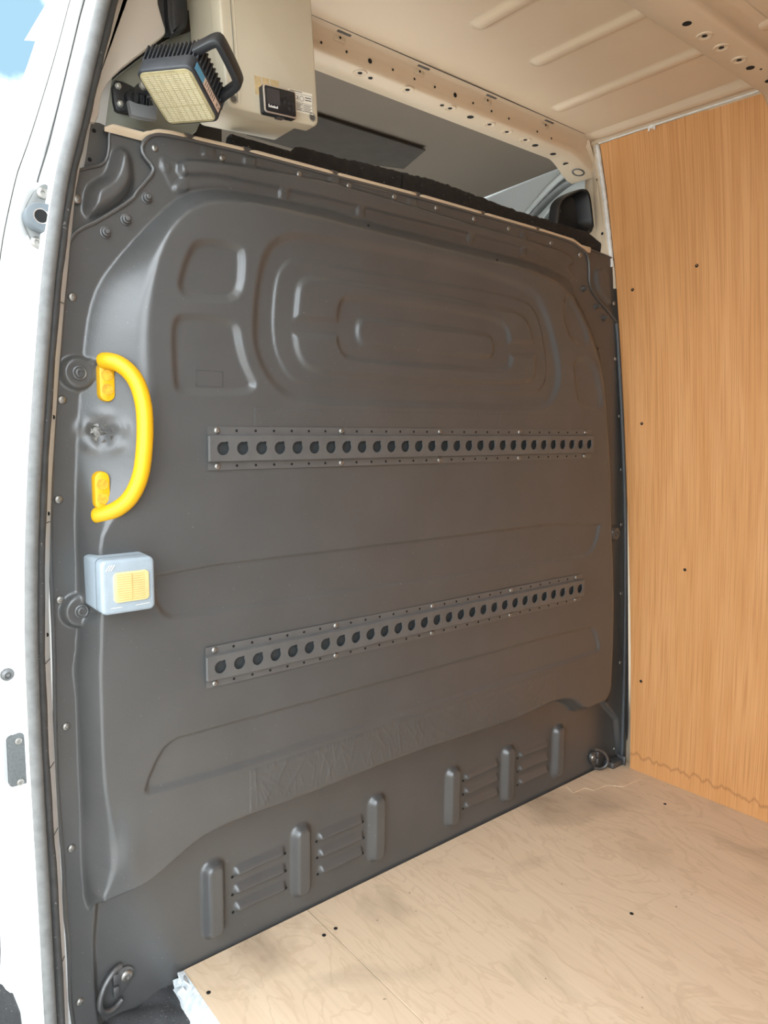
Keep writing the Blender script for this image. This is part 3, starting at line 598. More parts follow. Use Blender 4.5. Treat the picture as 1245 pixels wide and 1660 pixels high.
# body side behind the lining, and the white posts
rows = []
for i in range(40):
    z = -0.05 + 2.0 * i / 39
    rows.append([(xw(z, -3.2) + 0.05, -3.2, z), (xw(z, -0.5) + 0.05, -0.5, z), (xw(z, -0.47) + 0.012, -0.47, z), (xw(z, -0.385) + 0.012, -0.385, z), (xw(z, -0.36) + 0.05, -0.36, z), (xw(z) + 0.06, 0.2, z)])
MB().sheet(rows).build('body_side', 'primer_cream', WR)
PR = thing('trim_1', (1.5, 0.08, 1.58), 'white roof post between the plywood lining and the cab', 'post', kind='structure')
rows = []
for i in range(30):
    z = 1.50 + 0.40 * i / 29
    f = smooth(np.array((z - 1.84) / 0.06)).item()
    rows.append([(xw(z) + 0.004, ey(z) + 0.004, z), (xw(z) - 0.004, ey(z) + 0.012, z), (xw(z) - 0.005, ey(z) + 0.020, z), (xw(z) - 0.001, ey(z) + 0.026, z), (xw(z) - 0.002 - 0.02 * f, 0.088, z), (xw(z) + 0.006 - 0.04 * f, 0.108, z), (xw(z) + 0.022 - 0.02 * f, 0.118, z), (xw(z) + 0.06, 0.120, z)])
MB().sheet(rows).build('post_panel', 'primer_cream', PR)
pts = [(xw(z) - 0.002 + random.uniform(-.0015, .0015), ey(z) + 0.008, z) for z in np.linspace(1.56, 1.885, 44)]
MB().tube(pts, [0.006 + random.uniform(-.001, .0016) for _ in pts], 8).build('sealant_bead', 'sealant', PR)
me_dh = mesh_only(MB().lathe([(0.0042, 0), (0.0042, 0.0004), (0.002, 0.0004)], 14), 'post_hole', 'dark_hole')
for z, yy in ((1.655, 0.082), (1.80, 0.085)):
    inst('hole', me_dh, (xw(z) - 0.0022, yy, z), PR, rot=(0, -math.pi / 2, 0))

# ------------------------------------------------------------------ roof
CE = thing('ceiling', (0.8, -0.2, 1.9), 'cream painted steel roof skin with long pressed ribs', 'roof', kind='structure')
ZC = 1.90
cx = np.arange(-0.02, 1.4501, 0.006); cy = np.concatenate([np.arange(0.16, -0.60, -0.006), np.linspace(-0.62, -3.2, 30)])
CX, CY = np.meshgrid(cx, cy)
CZ = np.full(CX.shape, ZC)
for rx, ry in ((0.19, 0.02), (0.40, -0.06), (0.61, -0.10), (0.815, -0.105), (1.024, -0.085), (1.248, 0.03)):
    a = np.abs(CX - rx); b = np.maximum(CY - (ry - 0.014), 0)
    dist = np.sqrt(a * a + b * b)
    CZ -= 0.0075 * smooth((0.021 - dist) / 0.014)
CZ -= 0.03 * np.clip((0.18 - CX) / 0.2, 0, 1) ** 2
CZ += 0.0012 * np.sin(CX * 7 + 1) * np.cos(CY * 6)
MB().sheet([[(CX[i, j], CY[i, j], CZ[i, j]) for j in range(CX.shape[1])] for i in range(CX.shape[0])]).build('roof_skin', 'primer_cream', CE, fix=False)
prof = [(1.43, 1.9005), (1.437, 1.899), (1.445, 1.890), (1.455, 1.886), (1.468, 1.8865), (1.478, 1.894), (1.484, 1.896), (1.485, 1.890), (1.494, 1.889), (1.500, 1.889), (1.5005, 1.884), (1.512, 1.883)]
ys = [0.10, 0.085, 0.06] + list(np.linspace(0.03, -0.40, 12)) + [-3.2]
MB().sheet([[(x - 0.03 * min(y, 0), y, z + (0.012 * smooth(np.array((y - 0.03) / 0.07)).item() if 1.44 < x < 1.475 else 0)) for x, z in prof] for y in ys]).build('cant_rail', 'primer_cream', CE, fix=False)
MB().tube([(1.493 - 0.03 * min(y, 0), y, 1.8885) for y in np.linspace(0.07, -0.38, 30)], 0.0028, 8).build('sealant_bead', 'sealant', CE)
cl = MB().box((1.497, -0.09, 1.886), (0.012, 0.010, 0.008), 0.0015); cl.box((1.497, -0.082, 1.884), (0.006, 0.004, 0.014), 0.001); cl.box((1.497, -0.098, 1.884), (0.006, 0.004, 0.014), 0.001)
cl.build('clip', 'print_white', CE)
# outer roof above, closes the van
MB().sheet([[(x, y, 1.97 - 0.10 * abs((x - 0.8) / 0.8) ** 4) for x in np.linspace(0.13, 1.75, 24)] for y in (0.6, 0.3, -1, -3.25)]).build('outer_skin', 'white_paint', CE, fix=False)

def roof_bow(name, label, y0, depth, zb, x0, x1, xs_end, step_top=True):
    """A pressed hat-section roof bow: rear face, rounded crease, underside; bends down into the post at its end."""
    o = thing(name, (0.8, y0, ZC), label, 'roof bow', kind='structure')
    rows = []
    for x in np.concatenate([np.linspace(x0, xs_end, 60), np.linspace(xs_end + 0.006, x1, 26)]):
        e = smooth(np.array((x - xs_end) / (x1 - xs_end))).item() if x > xs_end else 0.0
        dz = -0.035 * e; w = depth + 0.02 * e
        rows.append([(x, y0 - 0.022, ZC - 0.001), (x, y0 - 0.008, ZC - 0.002), (x, y0 - 0.002, ZC - 0.004), (x, y0 + 0.000, ZC - 0.012), (x, y0 + 0.005, ZC - 0.016), (x, y0 + 0.006, zb + 0.012 + dz * .6), (x, y0 + 0.008, zb + 0.004 + dz), (x, y0 + 0.014, zb + dz), (x, y0 + w - 0.004, zb + dz), (x, y0 + w, zb + 0.003 + dz), (x, y0 + w, ZC)])
    MB().sheet(rows).build('bow_pressing', 'primer_cream', o, fix=False)
    return o
B1 = roof_bow('trim_2', 'cream hat section roof bow with punched holes above the bulkhead', 0.095, 0.085, 1.855, 0.10, 1.545, 1.40)
me_ring = mesh_only(MB().lathe([(0.0165, -0.0005), (0.0150, 0.0018), (0.0120, 0.0022), (0.0100, 0.0006), (0.0092, 0.0003)], 24, cap0=False), 'ring_boss', 'primer_cream')
me_h1 = mesh_only(MB().lathe([(0.0052, 0), (0.0052, 0.0005), (0.002, 0.0005)], 16), 'punch_hole', 'dark_hole')
me_h2 = mesh_only(MB().lathe([(0.0085, 0), (0.0085, 0.0005), (0.002, 0.0005)], 18), 'punch_hole_wide', 'dark_hole')
me_h3 = mesh_only(MB().lathe([(0.0028, 0), (0.0028, 0.0005), (0.001, 0.0005)], 10), 'punch_hole_small', 'dark_hole')
dn = (math.pi, 0, 0); bk = (math.pi / 2, 0, 0)
for i, (x, y) in enumerate(D['bow_holes']):
    if i in (0, 2, 4, 6, 7, 8): inst('ring_boss', me_ring, (x, y, 1.855), B1, rot=dn)
    inst('punched_hole', me_h2 if i == 5 else me_h1, (x, y, 1.8544), B1, rot=dn)
for i, (x, y) in enumerate(D['bow_holes_big']):
    inst('punched_hole', me_h2, (x, min(y, 0.17), 1.8546 - 0.035 * smooth(np.array((x - 1.40) / 0.145)).item()), B1, rot=dn)
MB().lathe([(0.019, 0.0), (0.0175, 0.0012), (0.014, 0.0012), (0.013, -0.004), (0.0125, -0.010)], 24, Matrix.Translation((1.497, 0.140, 1.8285)) @ Matrix.Rotation(0.31, 4, 'Y') @ Matrix.Rotation(math.pi, 4, 'X'), cap0=False).build('drain_hole', 'steel_dull', B1)
for i, (x, z) in enumerate(D['bow_face_holes']):
    inst('punched_hole', me_h1 if i in (2, 6) else me_h3, (x, 0.0995, z), B1, rot=bk)
for x, z in D['bow_tabs']:
    t = MB().box((x, 0.0965, ZC - 0.008), (0.030, 0.006, 0.016), 0.002)
    t.build('weld_tab', 'primer_cream', B1)
    inst('punched_hole', me_h3, (x, 0.0933, ZC - 0.009), B1, rot=bk)
    MB().box((x + 0.004, 0.085, ZC - 0.0015), (0.034, 0.006, 0.004), 0.001).build('sealant_tab', 'steel_dull', B1)
MB().tube([(x, 0.074, ZC - 0.0008) for x in np.linspace(0.3, 1.43, 40)], 0.0011, 6).build('seam_line', 'steel_dull', B1)
B2 = roof_bow('trim_3', 'second cream roof bow with ringed holes at the upper right', -0.475, 0.09, 1.862, -0.02, 1.60, 1.46)
_zb = 1.862
for i, (x, y) in enumerate(D['bow2']):
    big = i in (0, 4, 5, 6)
    yy = -0.425
    zz = _zb - 0.035 * smooth(np.array((x - 1.46) / 0.14)).item()
    if i in (1, 2, 3): inst('ring_boss', me_ring, (x, yy, zz), B2, rot=dn)
    inst('punched_hole', me_h2 if big else (me_h3 if i > 6 else me_h1), (x, yy if i < 7 else yy - 0.012, zz - 0.0004), B2, rot=dn)

# ------------------------------------------------------------------ left side: door post of the side door opening, seal, outer skin
def interp_path(P, z):
    P = sorted(P, key=lambda p: p[2]); return float(np.interp(z, [p[2] for p in P], [p[0] for p in P]))
WL = thing('wall_left', (0, 0, 0), 'glossy white door post and outer body side at the left', 'door post', kind='structure')
sec = [(0.085, 0.095), (0.050, 0.060), (0.040, 0.030), (0.022, 0.002), (0.008, -0.015), (0.0, -0.018), (-0.004, -0.008), (-0.0055, 0.010), (-0.0068, 0.026), (-0.011, 0.031), (-0.022, 0.031), (-0.0225, 0.034), (-0.024, 0.031), (-0.034, 0.029), (-0.040, 0.022), (-0.048, 0.021), (-0.056, 0.026), (-0.0565, 0.032), (-0.058, 0.032), (-0.0585, 0.026), (-0.070, 0.024), (-0.085, 0.028), (-0.096, 0.040), (-0.102, 0.065), (-0.106, 0.20), (-0.108, 0.9), (-0.10, 1.5)]
rows = []
zs = np.linspace(-0.25, 1.98, 110)
for z in zs:
    x0 = interp_path(D['seal'], z) if z < 1.92 else interp_path(D['seal'], 1.92) + (z - 1.92) * 0.3
    k = 1.0 - 0.42 * smooth(np.array((z - 1.30) / 0.45)).item()
    b = 0.006 * (math.exp(-((z - 1.40) / 0.10) ** 2)) - 0.004 * math.exp(-((z - 0.62) / 0.12) ** 2)
    # an embossed pad around the guide, flared foot near the sill
    fl = 0.02 * smooth(np.array((0.25 - z) / 0.25)).item()
    lean = smooth(np.array((z - 1.15) / 0.5)).item()
    rows.append([(x0 + dx * k - (fl if dx < -0.03 else 0) + lean * 0.55 * max(0, y - 0.07), y + (b if -0.05 < dx < -0.013 else 0) + (0.02 * smooth(np.array((z - 1.45) / 0.4)).item() if dx < -0.02 else 0), z) for dx, y in sec])
MB().sheet(rows).build('post_skin', 'jamb_paint', WL, fix=False)
for dx_, nm in ((-0.0225, 'gap_shadow_line'), (-0.0572, 'gap_shadow_line')):      # dark tubes drawn in as the shadow lines between the post pressings
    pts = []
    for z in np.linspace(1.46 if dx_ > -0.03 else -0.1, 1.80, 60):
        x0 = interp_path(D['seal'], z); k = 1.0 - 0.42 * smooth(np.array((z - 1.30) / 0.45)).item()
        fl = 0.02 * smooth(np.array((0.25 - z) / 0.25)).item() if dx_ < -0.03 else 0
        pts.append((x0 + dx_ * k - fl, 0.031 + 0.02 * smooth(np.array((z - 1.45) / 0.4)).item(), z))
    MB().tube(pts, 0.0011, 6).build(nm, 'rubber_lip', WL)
me_d = mesh_only(MB().lathe([(0.008, 0), (0.007, 0.0008), (0.002, 0.0013)], 14), 'dimple', 'jamb_paint')
for z in (0.735, 0.70, 0.66):
    for dx in (-0.052, -0.028):
        inst('weld_dimple', me_d, (interp_path(D['seal'], z) + dx * .9, 0.0225 if dx < -.04 else .030, z), WL, rot=bk)
# seams on the pale strip between seal and bulkhead
for z in (1.28, 0.93, 0.70, 0.52, 0.40, 0.16):
    x0 = interp_path(D['seal'], z)
    MB().tube([(x0 + 0.024, 0.003, z), (x0 + 0.034, 0.019, z + .001), (x0 + 0.041, 0.031, z + .001)], 0.0007, 6).build('panel_seam', 'steel_dull', WL)
me_h4 = mesh_only(MB().lathe([(0.0034, 0), (0.0034, 0.0005), (0.001, 0.0005)], 12), 'jig_hole', 'dark_hole')
for z in (0.945, 1.10, 0.745):
    x0 = interp_path(D['seal'], z); inst('jig_hole', me_h4, (x0 + 0.036, 0.0225, z), WL, rot=(math.pi / 2, 0, -1.0))
# rear half of the left side, beyond the door opening
MB().sheet([[(-0.03 + 0.09 * max(0, z - 1.0) ** 2, -1.38, z), (-0.03 + 0.09 * max(0, z - 1.0) ** 2, -3.2, z)] for z in np.linspace(-0.3, 1.95, 16)]).build('rear_side', 'white_paint', WL, fix=False)
MB().box((0.09, -1.66, 1.945), (0.16, 3.1, 0.07), 0.015).build('door_lintel', 'white_paint', WL)
MB().box((-0.02, -0.65, -0.20), (0.12, 1.5, 0.30), 0.02).build('sill', 'white_paint', WL)

SEAL = thing('door_seal', (-0.04, -0.03, 0), 'dark rubber door seal with round bulb running down the white post', 'seal')
sp = chaikin([p for p in D['seal']], 2, closed=False); lp = chaikin([p for p in D['lip_path']], 2, closed=False)
MB().tube(sp, 0.0098, 14).build('bulb', 'rubber_bulb', SEAL)
MB().tube([(x, y + 0.0, z) for x, y, z in lp], [0.0068 + 0.0006 * math.sin(i * 1.7) for i in range(len(lp))], 10, flat=1.0).build('retaining_lip', 'rubber_lip', SEAL)

WB_ = MB().box((0.85, -3.22, 0.85), (1.95, 0.04, 2.2), 0.005).build('wall_rear', 'white_paint')
tag(WB_, 'closed white rear doors of the load space', 'rear doors', kind='structure')
# ------------------------------------------------------------------ bulkhead: one pressed sheet
FLG, LOW = -0.050, -0.066
RES = 0.0031
gx = np.arange(-0.012, 1.80, RES); gz = np.arange(-0.055, 1.615, RES)
GX, GZ = np.meshgrid(gx, gz)
H = np.full(GX.shape, FLG)
def press(poly, depth, w, rounds=2, field=None):
    """Raise (+) or sink (-) the inside of an outline with a flank of width w."""
    P = chaikin(poly, rounds) if rounds else poly
    A = np.array(P); m = w + 0.004
    j0, j1 = np.searchsorted(gx, [A[:, 0].min() - m, A[:, 0].max() + m]); i0, i1 = np.searchsorted(gz, [A[:, 1].min() - m, A[:, 1].max() + m])
    X = GX[i0:i1, j0:j1]; Z = GZ[i0:i1, j0:j1]
    H[i0:i1, j0:j1] += depth * smooth(-sdf(P, X, Z) / w + 0.5)
press(D['lower_zone'], LOW - FLG, 0.014, 1)
press(D['header'], 0.013, 0.010, 1)
press(D['header_low'], 0.004, 0.004, 1)
for x, z in D['tabs']: press(rrect(0.019, 0.019, 0.003, 2, x, z), 0.004, 0.005, 0)
for x, z in D['tabs_upper']: press(rrect(0.024, 0.018, 0.003, 2, x, z), 0.0035, 0.005, 0)
(cx0, cz0), = D['stud_circle']
press(circle(0.009, 14, cx0, cz0), 0.002, 0.004, 0)
press([(0.205, 1.555), (0.245, 1.548), (0.262, 1.505), (0.235, 1.49), (0.215, 1.52)], 0.0015, 0.003, 1)
# main bulge between foot and crest outlines
foot = chaikin(D['bulge_foot'], 1); crest = chaikin(D['bulge_crest'], 1)
sF = sdf(foot, GX, GZ); sK = sdf(crest, GX, GZ)
t = np.where(sK <= 0, 1.0, np.where(sF >= 0, 0.0, -sF / np.maximum(-sF + sK, 1e-9)))
t = np.where(t < 0.72, t, 0.72 + (t - 0.72) - (t - 0.72) ** 2 / 0.56) / 0.86   # straight flank, rounded crest
H = H * (1 - t) + 0.0 * t
# top of the panel rolls gently back under the header
# pressings in the upper field
press(D['A'], -0.0085, 0.020, 2)
press(D['B'], 0.0035, 0.006, 2)
def ring_field():
    A = np.array(D['Dd']); j0, j1 = np.searchsorted(gx, [A[:, 0].min() - .03, A[:, 0].max() + .05]); i0, i1 = np.searchsorted(gz, [A[:, 1].min() - .03, A[:, 1].max() + .03])
    X = GX[i0:i1, j0:j1]; Z = GZ[i0:i1, j0:j1]
    f = lambda n: sdf(chaikin(D[n], 2), X, Z)
    s = np.maximum.reduce([f('Dd'), -f('E'), -sdf(D['NL'], X, Z), -sdf(D['NR'], X, Z)])
    H[i0:i1, j0:j1] += 0.007 * smooth(-s / 0.014 + 0.5)
    H[i0:i1, j0:j1] += 0.007 * smooth(-f('F') / 0.014 + 0.5)
ring_field()
for nme in ('G1', 'G2'): press(D[nme], -0.009, 0.017, 2)
for nme in ('G1r', 'G2r'): press(D[nme], -0.007, 0.022, 2)
press(D['H1'], -0.0065, 0.0075, 1)
press(D['H2'], -0.007, 0.010, 1)
# ribs and louvres in the lower field
for (x0, z0), (x1, z1) in D['ribs']:
    press(rrect(0.040, z0 - z1, 0.016, 4, (x0 + x1) / 2, (z0 + z1) / 2), 0.019, 0.017, 0)
for (x0, z0), (x1, z1) in D['louvres']:
    L_ = math.hypot(x1 - x0, z1 - z0); ux, uz = (x1 - x0) / L_, (z1 - z0) / L_
    j0, j1 = np.searchsorted(gx, [x0 - .01, x1 + .01]); i0, i1 = np.searchsorted(gz, [min(z0, z1) - .01, max(z0, z1) + .04])
    X = GX[i0:i1, j0:j1] - x0; Z = GZ[i0:i1, j0:j1] - z0
    u = X * ux + Z * uz; v = -X * uz + Z * ux
    e = smooth((np.minimum(u, L_ - u)) / 0.011)
    H[i0:i1, j0:j1] += 0.0115 * e * smooth((v + 0.001) / 0.006) * (1 - smooth((v - 0.007) / 0.019))
# bolt bosses on the left and right flange
for (x, z), r in zip(D['boss_bolts'], (0.031, 0.033, 0.026)):
    d = np.hypot(GX - x, GZ - z)
    m_ = smooth((r - d) / 0.009)
    if x < 1:
        d2 = np.hypot(np.maximum(np.abs(GX - x - 0.03) - 0.03, 0), GZ - z - (GX - x) * 0.25 * (z > 1))
        m_ = np.maximum(m_, smooth((r * 0.8 - d2) / 0.010))
        H = np.where(m_ > 0, np.maximum(H, FLG + 0.012 * m_), H)
        m2 = smooth((0.019 - d) / 0.005); H = H * (1 - m2) + np.minimum(H, FLG + 0.0115) * m2
    else: H = np.where(m_ > 0, np.maximum(H, FLG + 0.016 * m_), H)
# puncture dent and general unevenness
(px, pz), = D['puncture']
d = np.hypot(GX - px, GZ - pz)
H += -0.010 * np.exp(-(d / 0.016) ** 2) + 0.0035 * np.exp(-((d - 0.030) / 0.010) ** 2) * (0.6 + 0.4 * np.sin(5 * np.arctan2(GZ - pz, GX - px)))
H += 0.0007 * np.sin(GX * 9 + 1.3) * np.sin(GZ * 11 + 0.4) + 0.0004 * np.sin(GX * 23 + GZ * 17)
H += 0.004 * np.exp(-((GX - 0.10) / 0.03) ** 2 - ((GZ - 0.31) / 0.04) ** 2) - 0.004 * np.exp(-((GX - 0.075) / 0.02) ** 2 - ((GZ - 0.36) / 0.05) ** 2)
def ysurf(x, z):
    j = int(np.clip((x - gx[0]) / RES, 0, len(gx) - 1)); i = int(np.clip((z - gz[0]) / RES, 0, len(gz) - 1))
    return -float(H[i, j])

BH = thing('wall_front', (0.8, 0.0, 0), 'dark grey pressed steel bulkhead with embossed panels and louvres', 'bulkhead', kind='structure')
outline = chaikin(D['outline'], 1)
grid_sheet('pressed_panel', GX, GZ, -H, outline, 'bulkhead_paint', BH)
edge = [(x, -FLG - 0.001, z) for x, z in outline if z > -0.03]
i0 = min(range(len(edge)), key=lambda i: (edge[i][0] > 0.5, edge[i][2])); edge = edge[i0:] + edge[:i0]
MB().tube(edge, 0.0036, 8).build('rolled_edge', 'bulkhead_paint', BH)

def pressed_plate(name, outl, bumps, y, parent, res=0.003, rnd=1):
    P = chaikin(outl, rnd); A = np.array(P)
    X, Z = np.meshgrid(np.arange(A[:, 0].min() - res, A[:, 0].max() + 2 * res, res), np.arange(A[:, 1].min() - res, A[:, 1].max() + 2 * res, res))
    h = np.zeros(X.shape)
    for poly, dep, w in bumps: h += dep * smooth(-sdf(chaikin(poly, 2), X, Z) / w + 0.35)
    o = grid_sheet(name, X, Z, y - h, P, 'bulkhead_paint', parent)
    e = [(x, y - 0.001, z) for x, z in P]
    MB().tube(e, 0.0028, 8, closed=True).build('plate_edge', 'bulkhead_paint', o)
    return o
pressed_plate('corner_gusset', D['gusset_left'], [(D['gusset_left_bump'], 0.022, 0.022)], 0.056, BH)
pressed_plate('corner_gusset', D['gusset_right'], [(D['gusset_right_bump'], 0.010, 0.014)], 0.056, BH)
plate(D['corner_tab'], 0.069, 0.0025, 0.0006).build('corner_tab', 'bulkhead_paint', BH)
for x, z in D['tab_holes']: inst('hole', me_h4, (x, 0.0662, z), BH, rot=bk)

# fasteners
me_bolt = mesh_only(MB().lathe([(0.0074, 0), (0.0074, 0.0008), (0.0066, 0.0024), (0.0050, 0.0036), (0.0028, 0.0041), (0.0024, 0.0022), (0.001, 0.0022)], 18), 'button_bolt', 'steel')
me_nut = mesh_only(MB().lathe([(0.0105, 0), (0.0100, 0.0018), (0.0075, 0.0022), (0.0072, 0.0075), (0.0045, 0.0080), (0.0042, 0.0135), (0.0030, 0.0145)], 12), 'flange_nut', 'steel_dull')
for k, (x, z) in enumerate(D['bolts']):
    inst('bolt', me_bolt, (x, ysurf(x, z) - 0.0002, z), BH, rot=bk, scale=(0.85,) * 3 if (k < 9 or k > 17) else None)
for x, z in D['studs']: inst('stud_nut', me_nut, (x, ysurf(x, z), z), BH, rot=bk)
me_cap = mesh_only(MB().lathe([(0.0125, 0), (0.0120, 0.0025), (0.0100, 0.0035), (0.0085, 0.0030), (0.0075, 0.0050), (0.0062, 0.0056), (0.0040, 0.0056), (0.0036, 0.0030), (0.001, 0.0030)], 20), 'washer_bolt', 'bulkhead_paint')
for x, z in D['boss_bolts']: inst('washer_bolt', me_cap, (x, ysurf(x, z) - 0.0002, z), BH, rot=bk, scale=(0.7,) * 3 if x > 1 else None)
me_slot = mesh_only(MB().lathe([(0.0033, 0), (0.0033, 0.0006), (0.001, 0.0006)], 10), 'slit_end', 'dark_hole')
for a, b in D['louvres']:
    for x, z in (a, b): inst('slit_end', me_slot, (x, ysurf(x, z) - 0.0003, z), BH, rot=bk)
for x, z in ((0.640, 1.505), (1.02, 1.49), (1.475, 1.318)): inst('pin_hole', me_slot, (x, ysurf(x, z) - 0.0003, z), BH, rot=bk)
# torn flap in the puncture
tm = MB()
yy = ysurf(px, pz)
tm.prism([(0.013 * math.cos(a) * (1 + 0.12 * math.sin(3 * a)), 0.013 * math.sin(a)) for a in np.linspace(0, 2 * math.pi, 15)[:-1]], face_y(px, yy - 0.0005, pz), 0.001, 0.0003)
tm.add([(px - .006, yy - .003, pz + .006), (px + .020, yy - .009, pz - .002), (px - .001, yy - .002, pz - .005), (px - .004, yy - .008, pz + .001)], [(0, 1, 3), (3, 1, 2), (0, 3, 2)], False)
for k in range(7):
    a = k * 0.9 + 0.3
    c = (px + 0.017 * math.cos(a), pz + 0.017 * math.sin(a))
    tm.add([(c[0] - .005 * math.sin(a), ysurf(*c) - .001, c[1] + .005 * math.cos(a)), (c[0] + .005 * math.sin(a), ysurf(*c) - .001, c[1] - .005 * math.cos(a)), (c[0] - .006 * math.cos(a), ysurf(*c) - .006, c[1] - .006 * math.sin(a))], [(0, 1, 2)], False)
tm.build('torn_patch', 'torn_metal', BH, fix=False)
# painted-over tape residue: thin wrinkled strips
def residue(poly, name, seed):
    A = np.array(poly); n = len(poly) // 2
    top = A[:n]; bot = A[n:][::-1]
    r = np.random.default_rng(seed); rows = []
    nu, nv = 420, 24
    U = np.linspace(0, 1, nu); Vv = np.linspace(0, 1, nv)
    w = np.zeros((nv, nu))
    for _ in range(150):          # creases
        u0, v0, a = r.random() ** 1.3, r.random() ** (0.4 if seed == 1 else 0.8), r.normal(0, 0.35)
        ln, amp = r.uniform(0.08, 0.3), r.uniform(0.0003, 0.0013) * (0.6 if seed == 1 else 1.0)
        dv = Vv[:, None] - v0; du = (U[None, :] - u0) * 10 - a * dv * 3
        w += amp * np.exp(-(du / 0.022) ** 2 - (dv / ln) ** 2)
    edge_fade = np.minimum(np.minimum(U, 1 - U)[None, :] * 120, np.minimum(Vv, 1 - Vv)[:, None] * 14).clip(0, 1)
    for i in range(nv):
        row = []
        for k in range(nu):
            u = U[k]; s = np.interp(u, np.linspace(0, 1, n), np.arange(n)); a = int(min(s, n - 2)); f = s - a
            P = (top[a] * (1 - f) + top[a + 1] * f) * Vv[i] + (bot[a] * (1 - f) + bot[a + 1] * f) * (1 - Vv[i])
            rim = 0.0008 * (0.5 + 0.5 * math.sin(u * 300 + math.sin(u * 91) * 3)) if (i > nv - 4 or k < 5) else 0
            row.append((P[0], ysurf(P[0], P[1]) - (0.0002 + edge_fade[i, k] * 0.0005 + w[i, k] * edge_fade[i, k] + rim * edge_fade[i, k]), P[1]))
        rows.append(row)
    MB().sheet(rows).build(name, 'bulkhead_paint', BH, fix=False)
residue(D['tape_upper'], 'tape_residue', 1)
residue(D['tape_lower'], 'tape_residue', 2)
# small embossed rectangle in the lower left field
pl_ = D['patch_label']
MB().tube([(x, ysurf(x, z) - 0.0002, z) for x, z in pl_], 0.0006, 6, closed=True).build('embossed_frame', 'bulkhead_paint', BH)

# rubber edge trim on the far side, cream lip along the top
ET = thing('edge_trim', (1.7, 0.03, 0), 'dark rubber edging strip between bulkhead and plywood lining', 'edging')
def xe(z):
    P = [p for p in D['outline'] if p[0] > 1.4]; P = sorted(P, key=lambda p: p[1]); return float(np.interp(z, [p[1] for p in P], [p[0] for p in P]))
pts = [(min(xe(z) - 0.012, xw(z) - 0.006 + 0.02 * max(0, 0.9 - z)), max(0.034, ey(z) + 0.004), z) for z in np.linspace(0.02, 1.40, 50)]
MB().tube(pts, 0.0055, 10).build('bead', 'rubber_trim', ET)
MB().tube([(x + 0.010, y + 0.006, z) for x, y, z in pts], 0.0050, 10).build('outer_bead', 'rubber_lip', ET)
CB = thing('corner_bracket', (1.70, 0.03, 0), 'small dull grey metal bracket at the foot of the far corner', 'bracket')
cbm = MB().box((1.685, 0.040, 0.010), (0.055, 0.035, 0.020), 0.003); cbm.build('foot_plate', 'steel_dull', CB)
MB().box((1.715, 0.030, 0.012), (0.006, 0.030, 0.035), 0.002).build('upright', 'steel_dull', CB)

LIP = thing('top_lip', (0.8, 0.06, 1.6), 'cream sheet metal lip clipped along the top edge of the bulkhead', 'lip')
top = sorted([p for p in D['outline'] if p[1] > 1.57 and 0.18 < p[0] < 1.43]); tx = [p[0] for p in top]; tz = [p[1] for p in top]
def ztop(x): return float(np.interp(x, tx, tz))
brk = [0.115, 0.262, 0.375, 0.575, 0.800, 1.010, 1.215, 1.45]
for a, b in zip(brk[:-1], brk[1:]):
    rows = []
    for x in np.linspace(a, b, 24):
        e = min(1.0, min(x - a, b - x) / 0.010); z = ztop(x) - 0.001
        if x < 0.18: z = 1.573
        rows.append([(x, 0.052, z - 0.004), (x, 0.046 + 0.004 * (1 - e), z + 0.003), (x, 0.044 + 0.008 * (1 - e), z + 0.006 * e + 0.002), (x, 0.050 + 0.006 * (1 - e), z + 0.0095 * e), (x, 0.062, z + 0.011 * e), (x, 0.072, z + 0.010 * e)])
    MB().sheet(rows).build('lip_section', 'primer_cream', LIP, fix=False)
for x in brk[1:-1]:
    MB().box((x, 0.054, ztop(x) + 0.006), (0.018, 0.012, 0.010), 0.002).build('clip', 'steel_dull', LIP)

